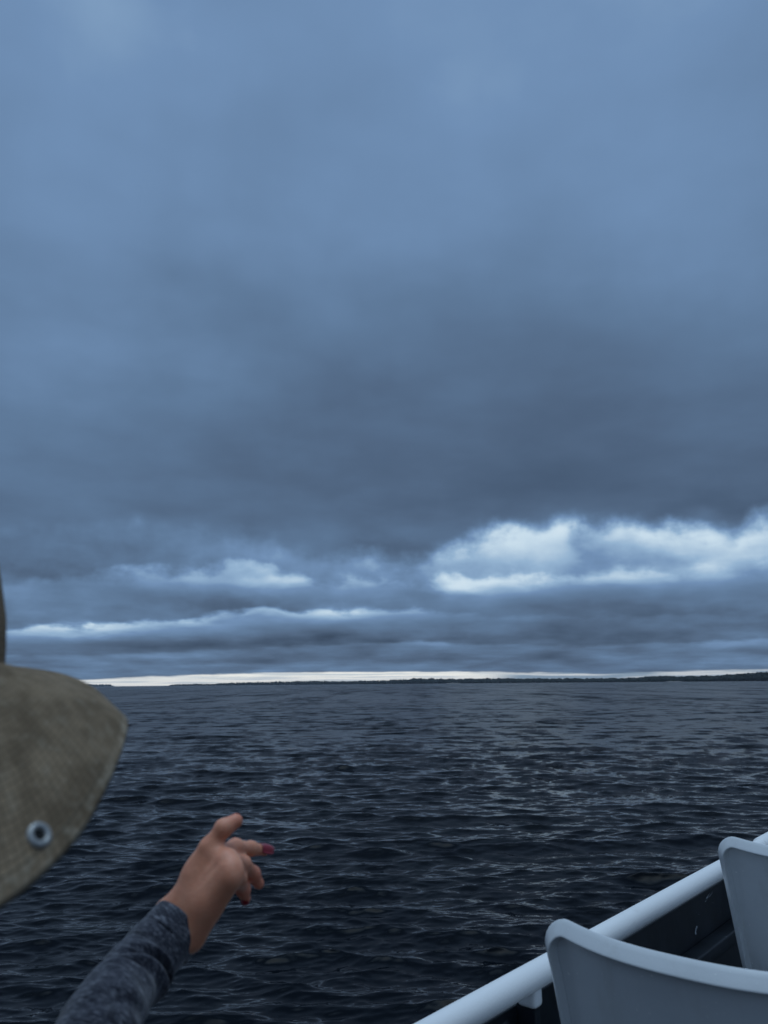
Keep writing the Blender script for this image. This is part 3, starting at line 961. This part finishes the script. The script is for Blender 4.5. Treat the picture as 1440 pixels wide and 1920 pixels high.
eye3 = np.eye(3)
MB = np.stack([RT, FW, UPV], 1)
FD = np.array((math.sin(R(28)), math.cos(R(28)), -0.05)); FD /= np.linalg.norm(FD)     # way the face looks
FR = np.cross(FD, UPV); FR /= np.linalg.norm(FR)
MH = np.stack([FR, FD, np.cross(FR, FD)], 1)
hc = HEADC
body = [
    ('ell', hc + UPV * 0.0, MH, (0.070, 0.078, 0.100), 0.02), ('ell', hc + FD * 0.025 - UPV * 0.06, MH, (0.055, 0.062, 0.062), 0.02),
    cap(hc + FD * 0.085 - UPV * 0.02, hc + FD * 0.104 - UPV * 0.045, 0.007, 0.012, 0.010),                  # nose
    cap(hc + FD * 0.083 - UPV * 0.078 - FR * 0.018, hc + FD * 0.083 - UPV * 0.078 + FR * 0.018, 0.006, 0.006, 0.006),  # lips
    ('ell', hc + FR * 0.074 - UPV * 0.02, MH, (0.010, 0.018, 0.030), 0.006), ('ell', hc - FR * 0.074 - UPV * 0.02, MH, (0.010, 0.018, 0.030), 0.006),
    cap(hc - FD * 0.02 - UPV * 0.06, NECK, 0.050, 0.052, 0.02), cap(NECK, NECK - UPV * 0.06, 0.055, 0.08, 0.03),
    cap(SHL, SHR, 0.055, 0.055, 0.04), cap(NECK - UPV * 0.14 - RT * .05, NECK - UPV * 0.14 + RT * .05, 0.095, 0.095, 0.05), cap(NECK - UPV * 0.16, HIP + UPV * 0.1, 0.105, 0.10, 0.05),
    cap(HPL, HPR, 0.095, 0.095, 0.05),
    cap(SHR, ELB, 0.040, 0.030, 0.02), cap(ELB, SLV[3], 0.026, 0.020, 0.01), cap(SLV[3], FA, 0.018, 0.018, 0.01), cap(SHL, ELL, 0.045, 0.037, 0.02), cap(ELL, WRL, 0.036, 0.025, 0.02),
    cap(HPR, KNR, 0.080, 0.055, 0.03), cap(HPL, KNL, 0.080, 0.055, 0.03), cap(KNR, ANR, 0.052, 0.036, 0.02), cap(KNL, ANL, 0.052, 0.036, 0.02),
    cap(ANR, ANR + FW * 0.13 - UPV * 0.045, 0.036, 0.026, 0.02), cap(ANL, ANL + FW * 0.13 - UPV * 0.045, 0.036, 0.026, 0.02),
]
ld = FW * 0.8 + RT * 0.5; ld /= np.linalg.norm(ld)
lside = np.cross(ld, UPV); lside /= np.linalg.norm(lside)
body += [cap(WRL, WRL + ld * 0.075, 0.02, 0.024, 0.012)]
for q, ln in ((-1.5, .050), (-.5, .062), (.5, .066), (1.5, .060)):
    s0 = WRL + ld * 0.08 + lside * 0.016 * q
    body += [cap(s0, s0 + ld * ln * .6, 0.0085, 0.008, 0.004), cap(s0 + ld * ln * .6, s0 + ld * ln - UPV * 0.02, 0.008, 0.007, 0.004)]
body += [cap(WRL + ld * 0.03 + lside * 0.02, WRL + ld * 0.075 + lside * 0.05, 0.012, 0.008, 0.008)]
pts = np.array([NECK, hc, SHL, SHR, HIP, KNR, KNL, ANR, ANL, ELB, ELL, WRL, FA])
lo_, hi_ = pts.min(0) - 0.2, pts.max(0) + 0.25
BV, BQ = surface_nets(*field(lo_, hi_, 0.0085, body))

PERSON = empty('person', (float(HIP[0]), float(HIP[1]), DECK))
tag(PERSON, 'person in khaki brimmed hat and heather blue sleeve pointing across the lake with red nails', 'person')
PO = Vector(PERSON.location)
def pobj(name, V, Q, mat, parent=PERSON, smooth=True):
    """child of the person given in world coordinates"""
    Q = np.asarray(Q)
    o = fast_mesh(name, np.asarray(V, float) - np.array(PO), Q, mat, parent, smooth)
    return o
bo = pobj('body', BV, BQ, SKIN)
ho = pobj('hand_tmp', HV, HQ, SKIN)
bpy.context.view_layer.update()
mod = bo.modifiers.new('join', 'BOOLEAN')
mod.operation = 'UNION'
mod.solver = 'EXACT'
mod.object = ho
bpy.context.view_layer.update()
dg = bpy.context.evaluated_depsgraph_get()
nm = bpy.data.meshes.new_from_object(bo.evaluated_get(dg))
bo.modifiers.clear()
bo.data = nm
co = np.empty(len(nm.vertices) * 3, np.float32)
nm.vertices.foreach_get('co', co)
co = co.reshape(-1, 3) + np.array(PO)
flush = np.zeros(len(co))
for q, w_, rad_ in [(IDX[3], .7, .016), (MID[3], 1., .02), (MID[2], 1., .018), (RNG[3], 1., .02), (RNG[2], 1., .018), (PNK[3], 1., .02), (IDX[1], .5, .010), (MID[1], .6, .012), (IDX[0], .45, .011), (MID[0], .45, .011), (RNG[0], .45, .011), (THB[2], .4, .010), (THB[3], .7, .014)]:
    flush = np.maximum(flush, w_ * np.exp(-np.sum((co - q) ** 2, 1) / rad_ ** 2))
nm.attributes.new('flush', 'FLOAT', 'POINT').data.foreach_set('value', flush.astype(np.float32))
nm.name = 'body'
nm.shade_smooth()
bpy.data.objects.remove(ho, do_unlink=True)

# nails: thin curved plates on the back of each finger end
def nail(P, back, r, ln=0.013, wd=0.0050, roll=0.0):
    tip, pre = P[-1], P[-2]
    d = tip - pre
    d = d / np.linalg.norm(d)
    nrm = np.array(back, float)
    nrm -= d * (nrm @ d)
    nrm /= np.linalg.norm(nrm)
    side = np.cross(d, nrm)
    if roll:
        nrm, side = nrm * math.cos(roll) + side * math.sin(roll), side * math.cos(roll) - nrm * math.sin(roll)
    c0 = tip * 0.88 + pre * 0.12
    V, n1, n2 = [], 9, 9
    for lay_ in (0.0006, -0.0006):
        for i in range(n1):
            t = i / (n1 - 1)
            along = -ln * 0.45 + t * ln
            wv_ = wd * (0.80 + 0.24 * math.sin(math.pi * min(t * 1.1, 1)) if t < 0.72 else math.sqrt(max(0.03, 1 - ((t - 0.72) / 0.29) ** 2)))
            for j in range(n2):
                u = -1 + 2 * j / (n2 - 1)
                V.append(c0 + d * along + side * (u * wv_) + nrm * (r * 1.06 - 0.0034 * u * u + lay_ - 0.0016 * max(0, t - 0.5) ** 2 * 4))
    Fq = []
    for i in range(n1 - 1):
        for j in range(n2 - 1):
            a = i * n2 + j
            Fq.append((a, a + 1, a + n2 + 1, a + n2))
            o = n1 * n2
            Fq.append((o + a, o + a + n2, o + a + n2 + 1, o + a + 1))
    for i in range(n1 - 1):
        for j in (0, n2 - 1):
            a = i * n2 + j
            o = n1 * n2
            Fq.append((a, a + n2, a + n2 + o, a + o))
    for i in (0, n1 - 1):
        for j in range(n2 - 1):
            a = i * n2 + j
            o = n1 * n2
            Fq.append((a, a + 1, a + 1 + o, a + o))
    pobj('nail', np.array(V), np.array(Fq), NAIL)
dist = (IDX[0] + MID[0] + RNG[0] + PNK[0]) / 4 - W
ulnar = PNK[0] - IDX[0]
dorsal = np.cross(ulnar, dist)
if dorsal @ (np.array((0, 0, EYE)) - W) < 0:
    dorsal = -dorsal
def backof(P):      # outward side of a bent finger
    bend = (P[1] - P[0]) / np.linalg.norm(P[1] - P[0]) - (P[3] - P[2]) / np.linalg.norm(P[3] - P[2])
    eye_ = np.array((0, 0, EYE)) - P[3]
    return bend * 0.8 + dorsal / np.linalg.norm(dorsal) * 0.5 + eye_ / np.linalg.norm(eye_) * 0.7
def bendof(P):
    return (P[1] - P[0]) / np.linalg.norm(P[1] - P[0]) - (P[3] - P[2]) / np.linalg.norm(P[3] - P[2]) + 0.5 * dorsal / np.linalg.norm(dorsal)
nail(IDX, backof(IDX), 0.0060, 0.0195, 0.0063)
nail(MID, bendof(MID), 0.0060, 0.0125, 0.0050)
nail(RNG, backof(RNG), 0.0057, 0.0115, 0.0048)
nail(PNK, bendof(PNK), 0.0052, 0.011, 0.0042)
nail(THB, np.array((-.35, .95, .25)), 0.0076, 0.014, 0.0058)

# heather knit
mkn, gg, b, oc = material('heather_knit')
uvn = gg.node('ShaderNodeUVMap')
v1 = gg.noise(gg.v('MULTIPLY', oc, (1, 1, 1)), 120, 4, 0.65, 0.5)
at = gg.node('ShaderNodeAttribute', attribute_name='along')
ax = gg.node('ShaderNodeAttribute', attribute_name='around')
fl = gg.noise(gg.comb(gg.m('MULTIPLY', at.outputs['Fac'], 620.0), gg.m('MULTIPLY', ax.outputs['Fac'], 150.0), 0.0), 1.0, 5.0, 0.68, 0.8)
fl2 = gg.noise(gg.comb(gg.m('MULTIPLY', at.outputs['Fac'], 260.0), gg.m('MULTIPLY', ax.outputs['Fac'], 75.0), 4.0), 1.0, 3.0, 0.6, 0.6)
colk = gg.ramp(gg.m('ADD', gg.m('MULTIPLY', fl, 0.6), gg.m('MULTIPLY', fl2, 0.4)), [(0.38, (0.009, 0.010, 0.017)), (0.51, (0.038, 0.041, 0.056)), (0.63, (0.17, 0.175, 0.20))])
gg.put(b.inputs['Base Color'], colk)
b.inputs['Roughness'].default_value = 0.95
b.inputs['Specular IOR Level'].default_value = 0.15
b.inputs['Sheen Weight'].default_value = 0.25
bump(gg, b, gg.m('ADD', fl, v1), 0.5, 0.002)
KNIT = mkn

# the visible sleeve: a tube with real folds, ending in a loose turned cuff
def sleeve():
    path = catmull([SLV[0], SLV[1], SLV[2], SLV[3], ELB, ELB * 0.35 + SHR * 0.65, SHR], 26)
    seg = np.r_[0, np.cumsum(np.linalg.norm(np.diff(path, axis=0), axis=1))]
    Ls = np.r_[np.linspace(0, 0.22, 150), np.linspace(0.22, seg[-1], 60)[1:]]
    C = np.stack([np.interp(Ls, seg, path[:, i]) for i in range(3)], 1)
    T = np.gradient(C, axis=0)
    for _ in range(6):
        T[1:-1] = (T[:-2] + T[1:-1] * 2 + T[2:]) / 4
    T /= np.linalg.norm(T, axis=1)[:, None]
    tocam = np.array((0, 0, EYE)) - C
    A = tocam - T * np.sum(tocam * T, 1)[:, None]
    A /= np.linalg.norm(A, axis=1)[:, None]
    B = np.cross(T, A)
    nt_ = 120
    th = np.linspace(0, 2 * np.pi, nt_, endpoint=False)
    rr = np.interp(Ls, [0, 0.03, 0.06, 0.075, 0.10, 0.2, 0.32, 0.5, seg[-1]], [0.0290, 0.0300, 0.0315, 0.0300, 0.0325, 0.0350, 0.043, 0.053, 0.062])
    L2, TH = np.meshgrid(Ls, th, indexing='ij')
    RR_ = rr[:, None] * np.ones_like(TH)
    # th=0 faces the eye; the fold pinches run slantwise round the arm
    def groove(l0, slope_, wid, depth, a0, aw):
        d = (L2 - l0 - slope_ * np.sin(TH)) / wid
        w = np.exp(-((np.angle(np.exp(1j * (TH - a0)))) / aw) ** 2)
        return -depth * np.exp(-d * d) * w + 0.45 * depth * np.exp(-((d - 1.9) ** 2)) * w + 0.35 * depth * np.exp(-((d + 1.9) ** 2)) * w
    for gv in FOLDS:
        RR_ += groove(*gv)
    RR_ += 0.0012 * np.sin(L2 * 160 + 2 * np.sin(TH * 2)) * np.cos(TH * 1 + L2 * 30) * np.clip(L2 / 0.05, 0, 1)
    V = C[:, None, :] + RR_[..., None] * (A[:, None, :] * np.cos(TH)[..., None] + B[:, None, :] * np.sin(TH)[..., None])
    V = V.reshape(-1, 3)
    along = L2.reshape(-1)
    around = (rr[:, None] * TH).reshape(-1)
    q = np.array(grid_faces(len(Ls), nt_, True))
    o = pobj('sleeve', V, q, KNIT)
    for nme, arr in (('along', along), ('around', around)):
        o.data.attributes.new(nme, 'FLOAT', 'POINT').data.foreach_set('value', arr.astype(np.float32))
    # turned hem ring
    Ls2 = np.array([0.016, 0.004, -0.003, -0.0045, -0.003, 0.002, 0.014])
    rad2 = np.array([0.0302, 0.0306, 0.0306, 0.0296, 0.0284, 0.0278, 0.0268])
    C0, T0, A0, B0 = C[0], T[0], A[0], B[0]
    V2 = []
    for l, r_ in zip(Ls2, rad2):
        c = C0 + T0 * l
        wob = r_ + 0.0009 * np.sin(3 * th + 1) + 0.0005 * np.sin(7 * th)
        V2.append(c + wob[:, None] * (A0 * np.cos(th)[:, None] + B0 * np.sin(th)[:, None]))
    V2 = np.concatenate(V2)
    o2 = pobj('cuff', V2, np.array(grid_faces(len(Ls2), nt_, True)), KNIT)
    o2.data.attributes.new('along', 'FLOAT', 'POINT').data.foreach_set('value', np.repeat(Ls2, nt_).astype(np.float32))
    o2.data.attributes.new('around', 'FLOAT', 'POINT').data.foreach_set('value', np.tile(0.03 * th, len(Ls2)).astype(np.float32))
    o2.parent = o
FOLDS = [(0.066, 0.013, 0.0055, 0.0150, -0.7, 1.1), (0.083, 0.004, 0.0034, 0.0050, 0.4, 0.8), (0.128, 0.013, 0.0060, 0.0035, -0.2, 0.9), (0.030, 0.010, 0.0050, 0.0016, 0.1, 0.9),
         (0.046, -0.008, 0.0040, 0.0018, 0.7, 0.8), (0.185, -0.010, 0.007, 0.0030, 0.4, 1.0), (0.26, 0.0, 0.012, 0.006, 0.8, 1.0)]
sleeve()

# sweater body, trousers, shoes, hair: out of the photograph's frame, present for a step to the side
sw = [cap(HPL + UPV * 0.05, HPR + UPV * 0.05, 0.112, 0.112, 0.05), cap(SHL, SHR, 0.066, 0.066, 0.04), cap(NECK - UPV * 0.14 - RT * .05, NECK - UPV * 0.14 + RT * .05, 0.107, 0.107, 0.05), cap(NECK - UPV * 0.16, HIP + UPV * 0.02, 0.117, 0.122, 0.05),
      cap(SHL, ELL, 0.058, 0.052, 0.03), cap(ELL, WRL - (WRL - ELL) * 0.12, 0.052, 0.038, 0.02), cap(SHR, SHR * .6 + ELB * .4, 0.060, 0.056, 0.03), cap(HPL, HPR, 0.106, 0.106, 0.05), cap(NECK - UPV * 0.06, NECK - UPV * 0.035, 0.075, 0.068, 0.02)]
SWV, SWQ = surface_nets(*field(lo_, hi_, 0.010, sw))
o = pobj('sweater', SWV, SWQ, KNIT)
o.data.attributes.new('along', 'FLOAT', 'POINT').data.foreach_set('value', SWV[:, 2].astype(np.float32))
o.data.attributes.new('around', 'FLOAT', 'POINT').data.foreach_set('value', (SWV @ RT).astype(np.float32))
mtr, gg, b, oc = material('dark_trousers')
gg.put(b.inputs['Base Color'], gg.mix(gg.noise(oc, 300, 3, .6), (0.018, 0.02, 0.028), (0.035, 0.04, 0.05)))
b.inputs['Roughness'].default_value = 0.9
tr = [cap(HPL, HPR, 0.102, 0.102, 0.04), cap(HPR, KNR, 0.089, 0.066, 0.03), cap(HPL, KNL, 0.089, 0.066, 0.03), cap(KNR, ANR + UPV * 0.03, 0.063, 0.050, 0.02), cap(KNL, ANL + UPV * 0.03, 0.063, 0.050, 0.02)]
TV, TQ = surface_nets(*field(lo_, hi_, 0.010, tr))
pobj('trousers', TV, TQ, mtr)
msh, gg, b, oc = material('dark_shoe')
b.inputs['Base Color'].default_value = (0.02, 0.02, 0.022, 1)
for an in (ANR, ANL):
    so = [cap(an - FW * 0.02 - UPV * .02, an + FW * 0.13 - UPV * 0.042, 0.046, 0.036, 0.02), cap(an - FW * 0.045 - UPV * .045, an + FW * 0.14 - UPV * 0.05, 0.034, 0.032, 0.02)]
    XV, XQ = surface_nets(*field(an - 0.25, an + 0.25, 0.006, so))
    XV[:, 2] = np.maximum(XV[:, 2], DECK + 0.002)
    pobj('shoe', XV, XQ, msh)
mhr, gg, b, oc = material('dark_hair')
gg.put(b.inputs['Base Color'], gg.mix(gg.noise(gg.v('MULTIPLY', oc, (1, 1, .1)), 300, 3, .6), (0.012, 0.008, 0.006), (0.035, 0.022, 0.014)))
b.inputs['Roughness'].default_value = 0.45
hr = [('ell', hc - FD * 0.020 - UPV * 0.030, MH, (0.078, 0.078, 0.080), 0.02), cap(hc - FD * 0.05 - UPV * 0.05, NECK - FD * 0.05 - UPV * 0.02, 0.055, 0.035, 0.03)]
XV, XQ = surface_nets(*field(hc - 0.3, hc + 0.2, 0.008, hr))
pobj('hair', XV, XQ, mhr)
mey, gg, b, oc = material('eye_white')
b.inputs['Base Color'].default_value = (0.6, 0.58, 0.55, 1)
for sg in (-1, 1):
    XV, XQ = surface_nets(*field(hc - 0.15, hc + 0.15, 0.005, [cap(hc + FD * 0.078 + FR * 0.031 * sg - UPV * 0.005, hc + FD * 0.078 + FR * 0.031 * sg - UPV * 0.005, 0.0125, 0.0125, 0.002)]))
    pobj('eye', XV, XQ, mey)

# ------------------------------------------------------------------ hat
mht, gg, b, oc = material('khaki_canvas')
uu = gg.node('ShaderNodeAttribute', attribute_name='round')
vv = gg.node('ShaderNodeAttribute', attribute_name='out')
u_, v_ = uu.outputs['Fac'], vv.outputs['Fac']
w1 = gg.m('SINE', gg.m('MULTIPLY', u_, 2 * math.pi / 0.0042))
w2 = gg.m('SINE', gg.m('MULTIPLY', v_, 2 * math.pi / 0.0042))
grid_ = gg.m('MAXIMUM', gg.smooth(w1, 0.72, 0.98), gg.smooth(w2, 0.72, 0.98))
nf = gg.noise(oc, 900, 2, 0.6)
nb = gg.noise(oc, 45, 5, 0.62)
nn_ = gg.noise(oc, 130, 4, 0.62)
c0 = gg.mix(gg.smooth(nb, 0.34, 0.70), (0.158, 0.112, 0.070), (0.292, 0.212, 0.136))
c0 = gg.mix(gg.m('MULTIPLY', gg.smooth(nn_, 0.50, 0.72), 0.5), c0, (0.34, 0.275, 0.195))
c0 = gg.mix(gg.m('MULTIPLY', grid_, 0.45), c0, (0.075, 0.064, 0.046))
sti = gg.node('ShaderNodeAttribute', attribute_name='hem')
c0 = gg.mix(gg.m('MULTIPLY', gg.smooth(gg.m('ABSOLUTE', gg.m('SUBTRACT', sti.outputs['Fac'], 0.009)), 0.0012, 0.0004), 0.35), c0, (0.09, 0.083, 0.066))
worn = gg.m('MULTIPLY', gg.smooth(sti.outputs['Fac'], 0.0085, 0.0060), gg.smooth(nn_, 0.40, 0.62))      # rubbed hem
c0 = gg.mix(gg.m('MULTIPLY', worn, 0.55), c0, (0.36, 0.30, 0.22))
gg.put(b.inputs['Base Color'], c0)
b.inputs['Roughness'].default_value = 0.95
b.inputs['Specular IOR Level'].default_value = 0.12
bump(gg, b, gg.m('ADD', gg.m('ADD', gg.m('MULTIPLY', grid_, 0.35), gg.m('MULTIPLY', nf, 0.5)), gg.m('MULTIPLY', nn_, 1.2)), 0.5, 0.0022)
KHAKI = mht

HC = E(-.3215, .4578, .0147)
RING = [(-180, -.060), (-140, -.080), (-110, -.098), (-80, -.112), (-60, -.1165), (-45, -.1150), (-30, -.1090), (-25, -.1050), (-19, -.1000), (-12.4, -.0930), (-8, -.0860), (-3, -.0740), (4, -.0590),
        (14, -.0430), (25, -.0365), (40, -.0235), (54, -.0120), (64, -.0045), (76, -.0013), (100, -.002), (125, -.014), (150, -.035), (180, -.060)]
ra = np.array([a for a, _ in RING], float)
rz_ = np.array([z for _, z in RING])
NT = 360
th = np.radians(np.arange(-180, 180, 360 / NT))
zring = np.interp(np.degrees(th), ra, rz_)
for _ in range(14):
    zring = (np.roll(zring, 1) + 2 * zring + np.roll(zring, -1)) / 4
RC, RO = 0.0880, 0.164

def brim_point(t, thv, zr):
    """t 0 at the crown, 1 at the hem"""
    drop = -zr
    # steep droop pulls the fall closer to the crown
    e = 1.35 - 0.35 * np.clip(drop / 0.1, 0, 1)
    ro = RO + 0.0008 * np.sin(3 * thv)
    r_ = RC + (ro - RC) * np.sin(t * np.pi / 2 * (0.62 + 0.0 * drop)) / np.sin(np.pi / 2 * 0.62)
    z = zr * t ** e
    z = z + 0.0022 * np.sin(5 * thv + 1.0) * t + 0.0012 * np.sin(11 * thv + 4 * t) * t
    return r_, z
ts = np.r_[np.linspace(0, 0.88, 26), 0.89, 0.9, 0.91, np.linspace(0.92, 1.0, 6)]
def brim_layer(off):
    rows = []
    for t in ts:
        r_, z = brim_point(t, th, zring)
        pr = 0.0
        if abs(t - 0.90) < 0.006:
            pr = -0.0007                                # stitch line pulls the cloth in
        rows.append(np.stack([HC[0] + r_ * np.cos(th), HC[1] + r_ * np.sin(th), HC[2] + z + pr + off], -1))
    return np.array(rows)
top = brim_layer(0.0)
bot = brim_layer(-0.0030)
V = np.concatenate([top.reshape(-1, 3), bot.reshape(-1, 3)])
nr = len(ts)
q1 = np.array(grid_faces(nr, NT, True))[:, ::-1]
q2 = np.array(grid_faces(nr, NT, True, nr * NT))
j = np.arange(NT)
e1 = np.stack([(nr - 1) * NT + j, (nr - 1) * NT + (j + 1) % NT, nr * NT + (nr - 1) * NT + (j + 1) % NT, nr * NT + (nr - 1) * NT + j], -1)[:, ::-1]
HAT = empty('hat', tuple(np.array((HC[0], HC[1], HC[2])) - np.array(PO)), 0.0, PERSON)
def hobj(name, V, Q, mat):
    o = fast_mesh(name, np.asarray(V) - np.asarray(HC), np.asarray(Q), mat, HAT)
    return o
br = hobj('brim', V, np.concatenate([q1, q2, e1]), KHAKI)
def attr(o, **kw):
    for k, a in kw.items():
        o.data.attributes.new(k, 'FLOAT', 'POINT').data.foreach_set('value', np.asarray(a, np.float32).ravel())
rowlen = np.repeat(np.r_[0, np.cumsum(np.linalg.norm(np.diff(top[:, NT // 2 - 20], axis=0), axis=1))], NT)
attr(br, round=np.tile(np.tile(th * 0.14, nr), 2), out=np.tile(rowlen, 2), hem=np.tile(rowlen.max() - rowlen, 2))
# crown: slightly tapered, soft top
cz = [(-0.004, 0.0893), (0.0, 0.0893), (0.012, 0.0884), (0.028, 0.0866), (0.052, 0.0815), (0.078, 0.0750), (0.090, 0.0695), (0.096, 0.0610), (0.099, 0.048), (0.100, 0.03), (0.100, 0.004)]
CV = []
for z, r_ in cz:
    wob = r_ * (1 + 0.010 * np.sin(3 * th + 0.5) * min(1, max(z, 0) / 0.03))
    CV.append(np.stack([HC[0] + wob * np.cos(th), HC[1] + wob * np.sin(th), HC[2] + z + 0.002 * np.sin(2 * th) * (z / 0.1)], -1))
cr = hobj('crown', np.concatenate(CV), np.array(grid_faces(len(cz), NT, True)), KHAKI)
attr(cr, round=np.tile(th * 0.095, len(cz)), out=np.repeat([z for z, _ in cz], NT), hem=np.full(len(cz) * NT, 0.05))

def surf(thd, t):
    thv = np.array([R(thd)])
    zr = np.interp(np.degrees(thv), np.degrees(th), zring)
    r_, z = brim_point(t, thv, zr)
    return np.array((HC[0] + r_[0] * math.cos(thv[0]) if hasattr(r_, '__len__') else HC[0] + r_ * math.cos(thv[0]),
                     HC[1] + (r_[0] if hasattr(r_, '__len__') else r_) * math.sin(thv[0]), HC[2] + z[0]))
def grommet(thd, t):
    p = surf(thd, t)
    a = surf(thd + 1.5, t) - surf(thd - 1.5, t)
    b_ = surf(thd, t + 0.02) - surf(thd, t - 0.02)
    a /= np.linalg.norm(a)
    b_ -= a * (a @ b_)
    b_ /= np.linalg.norm(b_)
    nn = np.cross(a, b_)
    if nn @ (np.array((0, 0, EYE)) - p) < 0:
        nn = -nn
    rings = [(0.0066, -0.0004), (0.0066, 0.0006), (0.0060, 0.0014), (0.0050, 0.0019), (0.0040, 0.0018), (0.0031, 0.0010), (0.0027, -0.0004), (0.0026, -0.0030)]
    n = 40
    t_ = np.linspace(0, 2 * np.pi, n, endpoint=False)
    V = np.concatenate([p + nn * h_ + r_ * (a * np.cos(t_)[:, None] + b_ * np.sin(t_)[:, None]) for r_, h_ in rings])
    q = np.array(grid_faces(len(rings), n, True))
    g_ = hobj('grommet', V, q, GROM)
    # dark disc on the uncut cloth: shade inside the eyelet put in as colour
    V = [p + nn * 0.0003 + 0.0029 * (a * math.cos(x) + b_ * math.sin(x)) for x in t_]
    hole_shade = hobj('hole_shade', np.array(V + [p + nn * 0.0002]), np.array([(i, (i + 1) % n, n) for i in range(n)]), HOLE_SHADE)
    hole_shade.parent = HAT
mgr, gg, b, oc = material('nickel_eyelet')
gg.put(b.inputs['Base Color'], gg.mix(gg.noise(oc, 300, 3, .6), (0.26, 0.26, 0.25), (0.42, 0.42, 0.41)))
b.inputs['Metallic'].default_value = 0.55
b.inputs['Roughness'].default_value = 0.42
GROM = mgr
mho, gg, b, oc = material('eyelet_shadow')
b.inputs['Base Color'].default_value = (0.012, 0.012, 0.011, 1)
b.inputs['Roughness'].default_value = 1.0
HOLE_SHADE = mho
GROMMET_AT = (-18.4, 0.865)
grommet(*GROMMET_AT)

# ------------------------------------------------------------------ air
V, Fc = box(-9500, 9500, -600, 9600, -1.0, 60.0)
hz = obj('haze', V, Fc, None, None, False)
mhz = bpy.data.materials.new('lake_air')
mhz.use_nodes = True
hn = mhz.node_tree
hn.nodes.clear()
ho_ = hn.nodes.new('ShaderNodeOutputMaterial')
pv_ = hn.nodes.new('ShaderNodeVolumePrincipled')
pv_.inputs['Color'].default_value = (0.78, 0.88, 1.0, 1)
pv_.inputs['Density'].default_value = 0.000038
hn.links.new(pv_.outputs[0], ho_.inputs['Volume'])
hz.data.materials.append(mhz)
tag(hz, 'thin damp haze over the lake', None, None, 'stuff')
